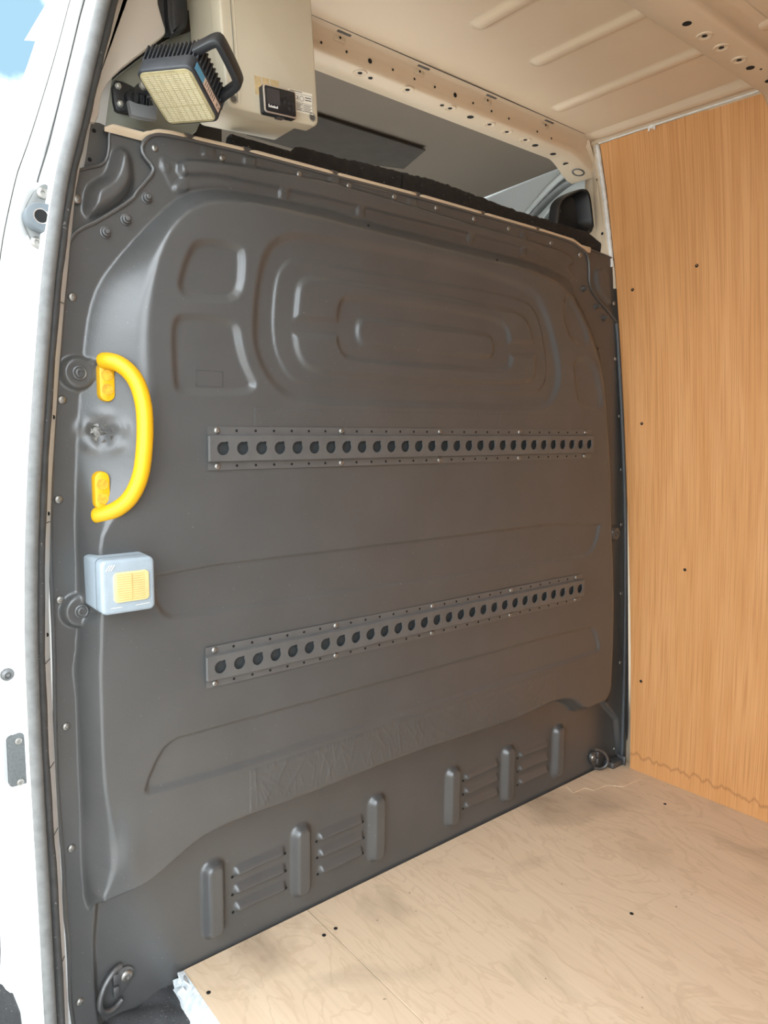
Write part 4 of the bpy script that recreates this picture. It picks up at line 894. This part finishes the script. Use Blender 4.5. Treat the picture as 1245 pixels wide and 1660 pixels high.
# ------------------------------------------------------------------ load rails
def load_rail(label, x0, zc, n=29, pitch=0.0396):
    o = thing('load_rail', (x0 + pitch * 14, 0, zc), label, 'load rail', 'perforated load rails on the bulkhead')
    yf = -0.013; yb = -0.0032; wh = 0.0225; tot = 0.0395; r = 0.0122
    xa = x0 - 0.026; xb = x0 + pitch * (n - 1) + 0.021
    # raised web with round keyed holes
    m = MB(); NS = 24; V = []; F = []
    edges = [xa] + [x0 + pitch * (k + .5) for k in range(n - 1)] + [xb]
    for k in range(n):
        cx = x0 + pitch * k; l, rr = edges[k], edges[k + 1]; o0 = len(V)
        for i in range(NS):
            a = 2 * math.pi * i / NS; ca, sa = math.cos(a), math.sin(a)
            q = r * (1.24 if i in (3, 4) else 1.0)
            # square boundary point in the same direction
            hx = (rr - cx) if ca > 0 else (cx - l); s = min(hx / max(abs(ca), 1e-9), wh / max(abs(sa), 1e-9))
            V += [(cx + q * ca, yf, zc + q * sa), (cx + s * ca, yf, zc + s * sa), (cx + q * ca, yf + 0.003, zc + q * sa)]
        for i in range(NS):
            j = (i + 1) % NS
            F += [(o0 + 3 * i, o0 + 3 * i + 1, o0 + 3 * j + 1, o0 + 3 * j), (o0 + 3 * i, o0 + 3 * j, o0 + 3 * j + 2, o0 + 3 * i + 2)]
        # corners
        for sx, sz in ((rr, 1), (l, 1), (l, -1), (rr, -1)):
            best = sorted(range(NS), key=lambda i: (V[o0 + 3 * i + 1][0] - sx) ** 2 + (V[o0 + 3 * i + 1][2] - zc - sz * wh) ** 2)[:2]
            V.append((sx, yf, zc + sz * wh)); F.append((o0 + 3 * best[0] + 1, len(V) - 1, o0 + 3 * best[1] + 1))
    m.add(V, F, False)
    for sg in (1, -1):
        prof = [(wh, yf), (wh + 0.0012, yf + 0.0016), (wh + 0.0020, yb - 0.002), (wh + 0.0032, yb), (tot, yb), (tot, yb + 0.002)]
        m.sheet([[(x, y, zc + sg * z) for z, y in prof] for x in (xa, xb)])
    # turned-in end of the web
    for x, sx in ((xa, -1), (xb, 1)):
        m.add([(x, yf, zc + wh), (x, yf, zc - wh), (x, yb, zc - wh - .002), (x, yb, zc + wh + .002)], [(0, 1, 2, 3)], False)
        m.add([(x, yf, zc + wh), (x, yf, zc - wh), (x + sx * .002, yf + .003, zc - wh), (x + sx * .002, yf + .003, zc + wh)], [(0, 1, 2, 3)], False)
    m.build('rail_profile', 'rail_paint', o, angle=28)
    MB().box((0.5 * (xa + xb), -0.0040, zc), (xb - xa - 0.004, 0.0012, 2 * wh)).build('rail_shade_strip', 'rail_shade', o)  # added dark strip: shade of the rail cavity, seen through the holes
    for k in range(n):
        x = x0 + pitch * (k - 0.2)
        for sg in (1, -1):
            z = zc + sg * 0.0322
            if k % 7 == 0: inst('bolt', me_bolt, (x, yb - 0.0002, z), o, rot=bk, scale=(0.82,) * 3)
            else: inst('screw_hole', me_rh, (x, yb - 0.0001, z), o, rot=bk)
    return o
me_rh = mesh_only(MB().lathe([(0.0026, 0), (0.0026, 0.0004), (0.0012, 0.0004)], 10), 'rail_hole', 'dark_hole')
load_rail('long dark grey perforated load rail at handle height, the upper of two', 0.2885, 1.0479)
load_rail('long dark grey perforated load rail beside the grey switch, the lower of two', 0.2769, 0.6393)

# ------------------------------------------------------------------ yellow grab handle
GH = thing('grab_handle', (0.09, 0.0, 0.95), 'bright yellow plastic grab handle bolted upright to the bulkhead', 'handle')
HA = (0.094, 1.205); HB = (0.071, 0.938)     # ends of the grip
ya = ysurf(0.096, 1.16); yb_ = ysurf(0.080, 0.98)
def foot(x, z, y, name):
    poly = rrect(0.026, 0.066, 0.0128, 6, x, z)
    f = plate(poly, y + 0.004, 0.016, 0.004).build(name, 'yellow_plastic', GH)
    for dz in (-0.013, 0.011):
        MB().lathe([(0.0098, 0), (0.0096, 0.0008), (0.0086, 0.0010), (0.0082, 0.0004), (0.002, 0.0006)], 18, face_y(x, y - 0.0118, z + dz)).build('screw_plug', 'yellow_plug', f)
foot(0.0965, 1.160, ya, 'mounting_foot'); foot(0.0810, 0.978, yb_, 'mounting_foot')
ctl = [(0.090, ya - 0.004, 1.193), (0.096, ya - 0.016, 1.195), (0.114, ya - 0.030, 1.189), (0.133, ya - 0.043, 1.166), (0.143, ya - 0.050, 1.126), (0.143, ya - 0.053, 1.080), (0.139, ya - 0.053, 1.035), (0.134, ya - 0.050, 1.002), (0.121, ya - 0.043, 0.969), (0.103, ya - 0.032, 0.949), (0.082, ya - 0.018, 0.938), (0.068, ya - 0.006, 0.936)]
gp = chaikin(ctl, 2, closed=False)
MB().tube(gp, [0.0138 - 0.0035 * max(0, 1 - i / 2.5) - 0.0035 * max(0, 1 - (len(gp) - 1 - i) / 2.5) for i in range(len(gp))], 18).build('grip', 'yellow_plastic', GH)

# ------------------------------------------------------------------ weatherproof light switch
SW = thing('light_switch', (0.095, -0.01, 0.827), 'square grey weatherproof switch box with amber rocker', 'switch')
xc, zc = 0.0955, 0.827
MB().prism(rrect(0.088, 0.090, 0.008), face_y(xc, 0.045, zc), 0.070, 0.001).build('back_box', 'grey_plastic', SW)
MB().prism(rrect(0.0885, 0.0905, 0.008), face_y(xc, -0.0262, zc), 0.0030, 0.0004).build('gasket', 'grey_plastic_dark', SW)
fr = MB().prism(rrect(0.0885, 0.0905, 0.010), face_y(xc, -0.029, zc), 0.026, 0.006, 4).build('front_cover', 'grey_plastic', SW)
bar = rrect(0.056, 0.050, 0.006, 5)
bar = [(x * (1 + 0.10 * (1 - (z / 0.025) ** 2)) if abs(x) > 0.02 else x, z) for x, z in bar]
MB().prism([(x * 1.05, z * 1.05) for x, z in bar], face_y(xc + 0.004, -0.0540, zc - 0.001), 0.0008, 0.0003).build('rocker_recess', 'grey_plastic_dark', SW)
rk = MB().prism(bar, face_y(xc + 0.004, -0.0543, zc - 0.001), 0.0035, 0.0015).build('rocker', 'amber_rocker', SW)
rg = MB()
for k in range(12):
    z = zc - 0.022 + k * 0.0038
    rg.box((xc - 0.008, -0.0580, z), (0.023, 0.0008, 0.0008)); rg.box((xc + 0.0155, -0.0580, z), (0.020, 0.0008, 0.0008))
rg.box((xc + 0.0042, -0.0581, zc - 0.001), (0.0012, 0.0010, 0.044))
rg.build('rocker_ridges', 'amber_ridge', rk)
for a, b, r_e in [((xc - 0.036 + k * .004, zc + 0.028), (xc - 0.030 + k * .004, zc + 0.037), 0.0007) for k in range(3)] + [((xc - 0.030, zc - 0.034), (xc - 0.012, zc - 0.034), 0.0005), ((xc + 0.010, zc - 0.034), (xc + 0.034, zc - 0.033), 0.0005)]:
    MB().tube([(a[0], -0.0552, a[1]), (b[0], -0.0552, b[1])], r_e, 6).build('embossed_mark', 'paper_label', fr)

# ------------------------------------------------------------------ lashing rings
def lashing(name, label, x, z, s, flip, tilt):
    y = ysurf(x, z) if x < 1 else 0.060
    o = thing(name, (x, y, z), label, 'lashing ring', 'lashing rings low on the bulkhead')
    poly = chaikin([(-0.016, 0.024), (0.016, 0.024), (0.026, 0.008), (0.018, -0.012), (-0.004, -0.034), (-0.016, -0.030)], 2)
    MB().prism([(px_ * s * flip, pz_ * s) for px_, pz_ in poly], face_y(x, y + 0.002, z), 0.007, 0.002).build('plate', 'steel_dull', o)
    MB().lathe([(0.0125 * s, 0), (0.0120 * s, 0.003), (0.0095 * s, 0.0055), (0.005 * s, 0.006), (0.0045 * s, 0.003), (0.001, 0.003)], 18, face_y(x + 0.009 * s * flip, y - 0.004, z + 0.004 * s)).build('bolt', 'steel', o)
    hg = MB()
    for dz in (0.012, -0.014): hg.box((x - 0.013 * s * flip, y - 0.008, z + dz * s), (0.010 * s, 0.010, 0.022 * s), 0.002)
    hg.build('hinge_lug', 'steel_dull', o)
    ring = []
    for k in range(29):
        a = math.pi * (0.40 + 1.2 * k / 28)
        ring.append((x + flip * s * (-0.012 + 0.034 * math.cos(a)), y - 0.010 - 0.020 * tilt * -math.cos(a), z - 0.006 * s + 0.037 * s * math.sin(a) - 0.010 * s * -math.cos(a)))
    MB().tube(ring, 0.0056 * s, 10).build('ring', 'steel_dull', o)
    return o
lashing('lashing_ring', 'dull steel folding lashing ring at the left foot of the bulkhead', 0.099, 0.040, 1.0, 1, 0.5)
lashing('lashing_ring', 'dark steel folding lashing ring in the far right corner', 1.600, 0.045, 0.85, -1, 0.9)
# ------------------------------------------------------------------ work light on its ball mount
RL = Matrix(((0.5507, 0.4077, -0.7284), (-0.8335, 0.2210, -0.5064), (-0.0455, 0.8860, 0.4615)))
KL = 0.935     # lamp size
TL = Vector((0.1961, -0.0594, 1.6078))
LM = Matrix.Translation(TL) @ RL.to_4x4() @ Matrix.Scale(KL, 4)
RLK = RL * KL
def lp(x, y, z): return tuple(LM @ Vector((x, y, z)))
WK = thing('work_light', TL, 'black finned work light with square frosted lens and carry handle', 'work light')
S = 0.108
def lface(x=0, y=0, z=0): return LM @ face_y(x, y, z)
MB().prism(rrect(S, S, 0.014, 6), lface(0, 0.026, 0), 0.026, 0.004, 3).build('front_housing', 'lamp_housing', WK)
MB().prism(rrect(S * .90, S * .90, 0.012, 6), lface(0, 0.034, 0), 0.010).build('core', 'lamp_housing', WK)
MB().prism(rrect(S * .80, S * .80, 0.010, 5), lface(0, 0.060, 0), 0.030).build('core', 'lamp_housing', WK)
for k in range(13):       # cooling fins standing on the core
    x = -0.048 + k * 0.008
    MB().box(lp(x, 0.044, 0), (0.0032, 0.036, S * .97), 0.0008, RLK, 1).build('fin', 'lamp_housing', WK)
for k in range(11):
    z = -0.045 + k * 0.009
    MB().box(lp(0.049, 0.044, z), (0.010, 0.034, 0.0034), 0.0008, RLK, 1).build('side_fin', 'lamp_housing', WK)
ln = MB().prism(rrect(S * .925, S * .925, 0.012, 6), lface(0, 0.002, 0), 0.0030, 0.001).build('lens', 'lamp_lens', WK)
pr = MB()
for i in range(8):
    for j in range(26):
        x = -0.0455 + (i + .5) * 0.0114; z = -0.0455 + (j + .5) * 0.0035
        pr.box(lp(x, -0.0012, z), (0.0094 + 0.001 * ((i + j) % 2), 0.0012, 0.0021), 0, RLK)
pr.build('lens_prisms', 'lamp_prism', ln)
rf = MB()
for i in range(3):
    for j in range(3):
        cxx, czz = -0.030 + 0.030 * i, -0.030 + 0.030 * j
        for a, b, w, h in ((0, 0.0146, 0.0285, 0.0010), (0.0146, 0, 0.0010, 0.0285)):
            rf.box(lp(cxx + a, -0.0012, czz + b), (w, 0.0013, h), 0, RLK)
rf.build('reflector_cells', 'lamp_reflector', ln)
hp = chaikin([lp(0.046, 0.045, 0.047), lp(0.062, 0.045, 0.052), lp(0.092, 0.045, 0.061), lp(0.096, 0.045, 0.055), lp(0.097, 0.045, -0.010), lp(0.092, 0.045, -0.020), lp(0.062, 0.045, -0.034), lp(0.046, 0.045, -0.042)], 2, closed=False)
# strap-like handle: flattened section
hv = []; hf = []
nrm = RL @ Vector((0, 1, 0))
for i, p in enumerate(hp):
    p = Vector(p); a = Vector(hp[max(i - 1, 0)]); b = Vector(hp[min(i + 1, len(hp) - 1)]); tg = (b - a).normalized(); sd = tg.cross(nrm).normalized()
    for u, v in rrect(0.013, 0.022, 0.004, 2): hv.append(p + sd * u + nrm * v)
nn = len(rrect(0.013, 0.022, 0.004, 2))
for i in range(len(hp) - 1):
    for k in range(nn): hf.append((i * nn + k, i * nn + (k + 1) % nn, (i + 1) * nn + (k + 1) % nn, (i + 1) * nn + k))
hf += [tuple(range(nn)), tuple((len(hp) - 1) * nn + k for k in range(nn))]
MB().add(hv, hf).build('carry_handle', 'black_plastic', WK)
# sticker on the right flank
side = LM @ Matrix.Translation((S / 2 + 0.0001, 0.0, 0)) @ Matrix(((0, 0, 1, 0), (1, 0, 0, 0), (0, 1, 0, 0), (0, 0, 0, 1)))
MB().prism([(0.006, -0.040), (0.020, -0.040), (0.020, 0.016), (0.006, 0.016)], side, 0.0004).build('sticker', 'sticker_pink', WK)
MB().prism([(0.006, 0.016), (0.020, 0.016), (0.020, 0.044), (0.006, 0.044)], side, 0.0004).build('sticker', 'sticker_blue', WK)
sp_ = MB()
for k in range(7): sp_.prism([(0.008 + (k % 2) * .002, 0.010 - k * .005), (0.018, 0.010 - k * .005), (0.018, 0.0114 - k * .005), (0.008 + (k % 2) * .002, 0.0114 - k * .005)], side @ Matrix.Translation((0, 0, 0.0004)), 0.0002)
sp_.build('sticker_print', 'print_dark', WK)
text_part('ce_mark', 'CE', 0.010, side @ Matrix.Translation((0.013, -0.033, 0.0005)) @ Matrix.Rotation(math.pi / 2, 4, 'Z'), 'print_dark', WK)
# base plate, ball joint and clamp knob
bp_ = chaikin([(0.1460, 1.6740), (0.1700, 1.6770), (0.2100, 1.6640), (0.2180, 1.6560), (0.2180, 1.6360), (0.2050, 1.6320), (0.1580, 1.6240), (0.1490, 1.6280)], 1)
plate(bp_, 0.108, 0.010, 0.002).build('base_plate', 'black_plastic', WK)
for x, z in ((0.1557, 1.6655), (0.1585, 1.6375)):
    MB().lathe([(0.0060, 0), (0.0056, 0.0012), (0.0045, 0.0014), (0.0045, 0.0050), (0.003, 0.0056)], 6, face_y(x, 0.098, z)).build('hex_bolt', 'zinc', WK)
MB().lathe([(0.017, 0), (0.016, 0.010), (0.011, 0.014), (0.010, 0.030), (0.013, 0.034), (0.013, 0.046), (0.008, 0.052)], 20, face_y(0.182, 0.098, 1.650)).build('ball_socket', 'black_plastic', WK)
MB().tube([(0.182, 0.062, 1.650), (0.195, 0.058, 1.652), tuple(LM @ Vector((-0.030, 0.045, 0.004)))], 0.0085, 12).build('swivel_arm', 'black_plastic', WK)
MB().lathe([(0.0005, 0), (0.005, 0.0012), (0.0072, 0.0045), (0.0072, 0.006), (0.005, 0.0095), (0.0005, 0.0105)], 16, face_y(0.1800, 0.052, 1.6555)).build('ball', 'zinc', WK)
clp = MB()
for k in range(5): clp.box((0.1690 + k * 0.005, 0.050, 1.6325), (0.0022, 0.016, 0.014), 0.0006, None, 1)
clp.build('clamp_teeth', 'black_plastic', WK)
MB().tube([(0.179, 0.052, 1.640), (0.179, 0.050, 1.622)], 0.0055, 12).build('clamp_screw', 'lamp_housing', WK)
kn = [(-0.0235, 0.0105), (-0.010, 0.0085), (0.010, 0.0090), (0.0235, 0.0120), (0.0235, -0.0110), (0.012, -0.0120), (-0.006, -0.0130), (-0.0205, -0.0120)]
MB().prism(kn, face_y(0.1765, 0.052, 1.6150, -0.06), 0.012, 0.002).build('wing_knob', 'knob_grey', WK)

# ------------------------------------------------------------------ cream control enclosure
ROLL = -math.radians(4.3)
EB = thing('control_enclosure', (0.376, 0.02, 1.633), 'cream plastic equipment box with screwed lid hung above the bulkhead', 'equipment box')
EM = Matrix.Translation((0.3845, 0, 1.634)) @ Matrix.Rotation(ROLL, 4, 'Y')    # local: x across, z up from the lower lid edge
def ef(x, y, z): return EM @ face_y(x, y, z)
WB, HBX = 0.186, 0.232
MB().prism(rrect(WB - 0.016, HBX - 0.022, 0.012, 5, 0, HBX / 2), ef(0, 0.092, 0), 0.098, 0.002).build('body', 'box_plastic', EB)
MB().prism(rrect(WB - 0.034, HBX - 0.040, 0.010, 5, 0, HBX / 2), ef(0, -0.004, 0), 0.006).build('gasket', 'box_gasket', EB)
MB().prism(rrect(WB, HBX, 0.012, 6, 0, HBX / 2), ef(0, -0.009, 0), 0.030, 0.004, 3).build('lid', 'box_plastic', EB)
MB().box(EM @ Vector((-WB / 2 + 0.020, -0.0392, HBX / 2)), (0.0022, 0.0012, HBX - 0.02), 0.0004, Matrix.Rotation(ROLL, 3, 'Y'), 1).build('lid_groove', 'box_gasket', EB)
MB().box(EM @ Vector((-WB / 2 + 0.026, -0.0392, HBX / 2)), (0.0015, 0.0012, HBX - 0.02), 0.0004, Matrix.Rotation(ROLL, 3, 'Y'), 1).build('lid_groove', 'box_plastic', EB)
for sx in (-1, 1):
    for z in (0.014, HBX - 0.014):
        m_ = ef(sx * (WB / 2 - 0.013), -0.0388, z)
        MB().lathe([(0.0078, 0), (0.0076, 0.0008), (0.0062, 0.0009), (0.0058, 0.0001)], 18, m_, cap0=False).build('screw_well', 'box_gasket', EB)
        MB().lathe([(0.0056, 0), (0.0056, 0.0004), (0.0012, 0.0003)], 14, m_).build('lid_screw', 'steel_dull', EB)
MB().prism([(-0.037, 0.060), (0.012, 0.061), (0.012, 0.030), (-0.037, 0.030)], ef(0, -0.0389, 0), 0.0004).build('adhesive_residue', 'paper_residue', EB)
rs = MB()
for x in (-0.022, -0.006): rs.box(EM @ Vector((x, -0.0395, 0.047)), (0.0022, 0.0008, 0.026), 0.0003, Matrix.Rotation(ROLL - .06, 3, 'Y'), 1)
rs.build('residue_ridge', 'box_plastic', EB)
MB().prism([(0.036, 0.017), (0.082, 0.018), (0.082, 0.054), (0.030, 0.053)], ef(0, -0.0389, 0), 0.0003).build('rating_label', 'paper_label', EB)
lb = MB()
def line(x0, z0, x1, z1, w=0.0005):
    dx, dz = x1 - x0, z1 - z0; L_ = math.hypot(dx, dz); nx_, nz_ = -dz / L_ * w / 2, dx / L_ * w / 2
    lb.prism([(x0 - nx_, z0 - nz_), (x1 - nx_, z1 - nz_), (x1 + nx_, z1 + nz_), (x0 + nx_, z0 + nz_)], ef(0, -0.0392, 0), 0.0002)
for a in ((0.038, 0.048, 0.081, 0.049), (0.081, 0.049, 0.081, 0.020), (0.038, 0.034, 0.081, 0.034), (0.060, 0.034, 0.060, 0.020), (0.038, 0.0205, 0.081, 0.0205)): line(*a)
for k in range(5):
    line(0.040, 0.0315 - k * .0024, 0.0585 - .002 * (k % 3), 0.0315 - k * .0024, 0.0009)
    line(0.0620, 0.0315 - k * .0024, 0.0790 - .003 * (k % 2), 0.0315 - k * .0024, 0.0009)
for k in range(2): line(0.0655, 0.0445 - k * .004, 0.0790, 0.0448 - k * .004, 0.0016)
line(0.034, 0.0515, 0.060, 0.0518, 0.0011)
lb.build('label_print', 'print_dark', EB)
text_part('ce_mark', 'CE', 0.0085, ef(0.0475, -0.0393, 0.0415), 'print_dark', EB)
rb = MB(); rb.tube([tuple(EM @ Vector((0.0585 + 0.0042 * math.cos(a), -0.0393, 0.0415 + 0.0042 * math.sin(a)))) for a in np.linspace(0, 2 * math.pi, 25)[:-1]], 0.0004, 6, closed=True)
rb.build('approval_ring', 'print_dark', EB)

CT = thing('heater_controller', tuple(EM @ Vector((0.004, -0.04, 0.002))), 'small black display controller with silver rim on the cream box', 'controller')
cm = lambda x=0, y=0, z=0: ef(0.0035 + x, -0.0390 + y, 0.0215 + z)
MB().prism(rrect(0.066, 0.046, 0.004, 4), cm(), 0.0130, 0.001).build('case', 'black_plastic', CT)
MB().prism(rrect(0.0655, 0.0455, 0.004, 4), cm(0, -0.0130), 0.0022, 0.0008).build('rim', 'silver_trim', CT)
MB().prism(rrect(0.0610, 0.0410, 0.003, 4), cm(0, -0.0149), 0.0012, 0.0004).build('front_glass', 'black_gloss', CT)
MB().prism(rrect(0.026, 0.025, 0.001, 2, -0.0145, 0.0045), cm(0, -0.0160), 0.0003).build('screen', 'screen_glass', CT)
bt = MB()
for a, b in ((0.017, 0.0), (0.017, 0.009), (0.017, -0.009), (0.026, 0.0), (0.008, 0.0), (0.026, -0.010)): bt.lathe([(0.0032, 0), (0.0030, 0.0005), (0.001, 0.0006)], 12, cm(a, -0.0160, b))
bt.build('buttons', 'black_plastic', CT)
bw = MB()
for k, (x, hgt) in enumerate(((-0.0245, 0.0052), (-0.0222, 0.0026), (-0.0200, 0.0040), (-0.0178, 0.0030), (-0.0158, 0.0030), (-0.0136, 0.0040), (-0.0116, 0.0028), (-0.0096, 0.0028), (-0.0074, 0.0044))):
    bw.prism(rrect(0.0014, hgt, 0.0005, 2, x, -0.0140 + hgt / 2), cm(0, -0.0160), 0.0003)
bw.build('brand_print', 'print_white', CT)
MB().prism(rrect(0.014, 0.004, 0.001, 2, 0.002, -0.0235), cm(0, 0.0), 0.010).build('socket', 'screen_glass', CT)

# ------------------------------------------------------------------ cab beyond the bulkhead
PT = plate(chaikin(D['pillar_trim'], 1), 0.075, 0.015, 0.005).build('pillar_trim', 'trim_cream')
tag(PT, 'cream moulded post trim beside the black seal, above the bulkhead corner', 'trim')
CP = plate(chaikin(D['cab_panel'], 2), 0.118, 0.010, 0.006).build('backing_board', 'green_grey')
tag(CP, 'green grey metal panel behind the work light mount', 'panel')
CG = plate(D['cab_gap'], 0.17, 0.03).build('cab_gap_shade', 'headliner_dark')  # dark plate put in as the shade of the gap round the panel
tag(CG, 'dark sheet standing in for the shaded gap around the green grey panel', 'gap shade')
BG = thing('belt_guide', (0.235, 0.07, 1.75), 'black drooping belt guide cover at the top left of the cab', 'cover')
plate(chaikin(D['belt'], 2), 0.085, 0.016, 0.007).build('outer_lobe', 'black_plastic', BG)
b2 = [(x * 0.55 + 0.272 * 0.45 - 0.012, z - 0.006) for x, z in D['belt']]
plate(chaikin(b2, 2), 0.069, 0.014, 0.006).build('inner_lobe', 'black_plastic', BG)

FS = thing('felt_strip', (0.9, 0.09, 1.58), 'black worn felt strip lying behind the cream lip', 'felt')
r_ = np.random.default_rng(3)
for a, b in ((0.36, 0.775), (0.779, 1.30), (1.302, 1.535)):
    xs = np.linspace(a, b, int((b - a) / 0.008) + 2); rows = []
    for x in xs:
        zt = 1.655 + 0.006 * math.sin(x * 9) + r_.normal(0, 0.0010)
        if x < 0.5: zt = 1.635
        if x > 1.302: zt = 1.648 - max(0, x - 1.47) * 0.3
        rows.append([(x, 0.084, 1.585), (x, 0.078, 1.60), (x, 0.076, zt - 0.008), (x, 0.079 + r_.normal(0, .0006), zt - 0.002), (x, 0.086, zt), (x, 0.100, zt - 0.002), (x, 0.115, zt - 0.03)])
    MB().sheet(rows).build('felt_piece', 'felt', FS, fix=False)

HL = thing('headliner', (0.9, 0.4, 1.87), 'dim grey cab headliner seen through the gap above the bulkhead', 'headliner')
MB().sheet([[(x, y, z) for x in np.linspace(0.32, 1.548, 12)] for y, z in ((0.17, 1.895), (0.25, 1.880), (0.45, 1.870), (0.65, 1.860), (0.85, 1.82), (0.98, 1.74), (1.05, 1.62), (1.10, 1.45), (1.14, 1.2))]).build('liner_skin', 'headliner', HL, fix=False)
MB().prism(D['pad'], face_down(0, 0, 1.866) @ Matrix.Scale(-1, 4, (0, 1, 0)), 0.004, 0.001).build('liner_pad', 'headliner_dark', HL)

CS = thing('cab_lining', (1.56, 0.4, 1.6), 'grey white inner cab side with arched rail and small window', 'cab side')
MB().sheet([[(1.585 - 0.10 * max(0, z - 1.55), y, z) for y in np.linspace(0.16, 1.3, 6)] for z in np.linspace(1.2, 1.92, 8)]).build('side_skin', 'cab_white', CS, fix=False)
arc = [(1.535, 0.14, 1.868), (1.535, 0.20, 1.860), (1.538, 0.26, 1.836), (1.540, 0.32, 1.800), (1.545, 0.40, 1.745), (1.55, 0.50, 1.66), (1.55, 0.62, 1.55)]
MB().tube(chaikin(arc, 2, closed=False), 0.011, 12).build('arched_rail', 'cab_white', CS)
arc2 = [(1.548, y + 0.012, z - 0.030) for x, y, z in arc]
MB().tube(chaikin(arc2, 2, closed=False), 0.016, 12, flat=0.6).build('trim_strip', 'guide_zinc', CS)
gl = [(0.235, 1.67), (0.235, 1.79), (0.26, 1.792), (0.32, 1.745), (0.40, 1.68), (0.46, 1.62), (0.24, 1.62)]
yzm = Matrix.Translation((1.566, 0, 0)) @ Matrix(((0, 0, -1, 0), (1, 0, 0, 0), (0, 1, 0, 0), (0, 0, 0, 1)))
MB().prism(gl, yzm, 0.004, 0.001).build('window_pane', 'cab_glass', CS)
MB().tube([(1.560, y, z) for y, z in gl], 0.005, 8, closed=True).build('window_frame', 'cab_white', CS)

SPK = thing('speaker_cup', (1.47, 0.12, 1.64), 'black dished plastic cup in the far cab corner', 'cover')
spo = chaikin(D['speaker'], 2); cc = np.mean(np.array(spo), 0)
rows = []
for s_, yv in ((1.0, 0.150), (1.0, 0.125), (0.96, 0.120), (0.88, 0.121), (0.80, 0.135), (0.70, 0.160), (0.35, 0.172), (0.02, 0.172)):
    rows.append([(cc[0] + (x - cc[0]) * s_, yv, cc[1] + (z - cc[1]) * s_) for x, z in spo + [spo[0]]])
MB().sheet(rows).build('cup', 'black_plastic', SPK)

# ------------------------------------------------------------------ hardware on the white door post
jb = D['jamb_pts']
GB = thing('door_guide', (jb[0][0], 0.03, jb[0][2]), 'grey door guide bush held by two screws on the white post', 'door guide')
gx_, gz_ = jb[0][0] - 0.003, jb[0][2]
plate(chaikin([(gx_ + 0.020, gz_ + 0.056), (gx_ + 0.002, gz_ + 0.052), (gx_ - 0.020, gz_ + 0.010), (gx_ - 0.020, gz_ - 0.010), (gx_ - 0.006, gz_ - 0.045), (gx_ + 0.010, gz_ - 0.050), (gx_ + 0.022, gz_ - 0.044), (gx_ + 0.026, gz_)], 2), 0.034, 0.010, 0.001).build('back_plate', 'guide_zinc', GB)
plate(chaikin([(gx_ + 0.026, gz_ + 0.020), (gx_ - 0.008, gz_ + 0.021), (gx_ - 0.022, gz_ + 0.010), (gx_ - 0.024, gz_ - 0.008), (gx_ - 0.012, gz_ - 0.020), (gx_ + 0.026, gz_ - 0.024)], 2), 0.026, 0.022, 0.003).build('bush_block', 'guide_plastic', GB)
MB().lathe([(0.0115, 0), (0.0115, 0.0012), (0.0098, 0.0012), (0.0090, -0.004), (0.0085, -0.016)], 24, face_y(gx_ - 0.001, 0.0045, gz_), cap0=False).build('socket', 'silver_trim', GB)
MB().lathe([(0.0102, 0), (0.0102, 0.0010), (0.002, 0.0010)], 20, face_y(gx_ - 0.001, 0.0045, gz_)).build('socket_bore', 'dark_hole', GB)
for (x, y, z) in jb[1:3]:
    MB().lathe([(0.0085, 0), (0.0085, 0.002), (0.0065, 0.0035), (0.0034, 0.0037), (0.003, 0.0015), (0.001, 0.0015)], 18, face_y(x, 0.0245, z)).build('screw', 'steel', GB)
KP = thing('buffer_plate', (jb[3][0], 0.02, jb[3][2]), 'upright grey speckled buffer plate with two screws on the white post', 'plate')
kx, kz = jb[3][0] + 0.001, jb[3][2]
plate(rrect(0.030, 0.084, 0.006, 4, kx, kz), 0.032, 0.016, 0.003).build('plate', 'speckled_plate', KP)
for dz in (0.034, -0.036):
    MB().lathe([(0.0056, 0), (0.0054, 0.0012), (0.0040, 0.0018), (0.0022, 0.0018), (0.002, 0.0006), (0.001, 0.0006)], 14, face_y(kx + 0.001, 0.0160, kz + dz)).build('screw', 'steel', KP)
ST = thing('post_plug', (jb[4][0], 0.02, jb[4][2]), 'small dark round plug on the white post beside the seal', 'plug')
MB().lathe([(0.0102, 0), (0.0100, 0.002), (0.0075, 0.005), (0.0050, 0.0062), (0.0044, 0.0040), (0.001, 0.0040)], 20, face_y(jb[4][0], 0.0225, jb[4][2])).build('cap', 'steel_dull', ST)
MB().lathe([(0.0030, 0), (0.0028, 0.001), (0.001, 0.001)], 12, face_y(jb[4][0], 0.0185, jb[4][2])).build('pin', 'guide_zinc', ST)
# cab step plastics at the lower left
CSK = thing('cab_step', (-0.13, 0.1, -0.2), 'dark plastic cab step moulding below the door gap at the lower left', 'step')
plate(chaikin([(-0.215, -0.14), (-0.078, -0.14), (-0.078, 0.08), (-0.096, 0.155), (-0.140, 0.185), (-0.215, 0.19)], 1), 0.18, 0.165, 0.008).build('step_moulding', 'rubber_mat', CSK)
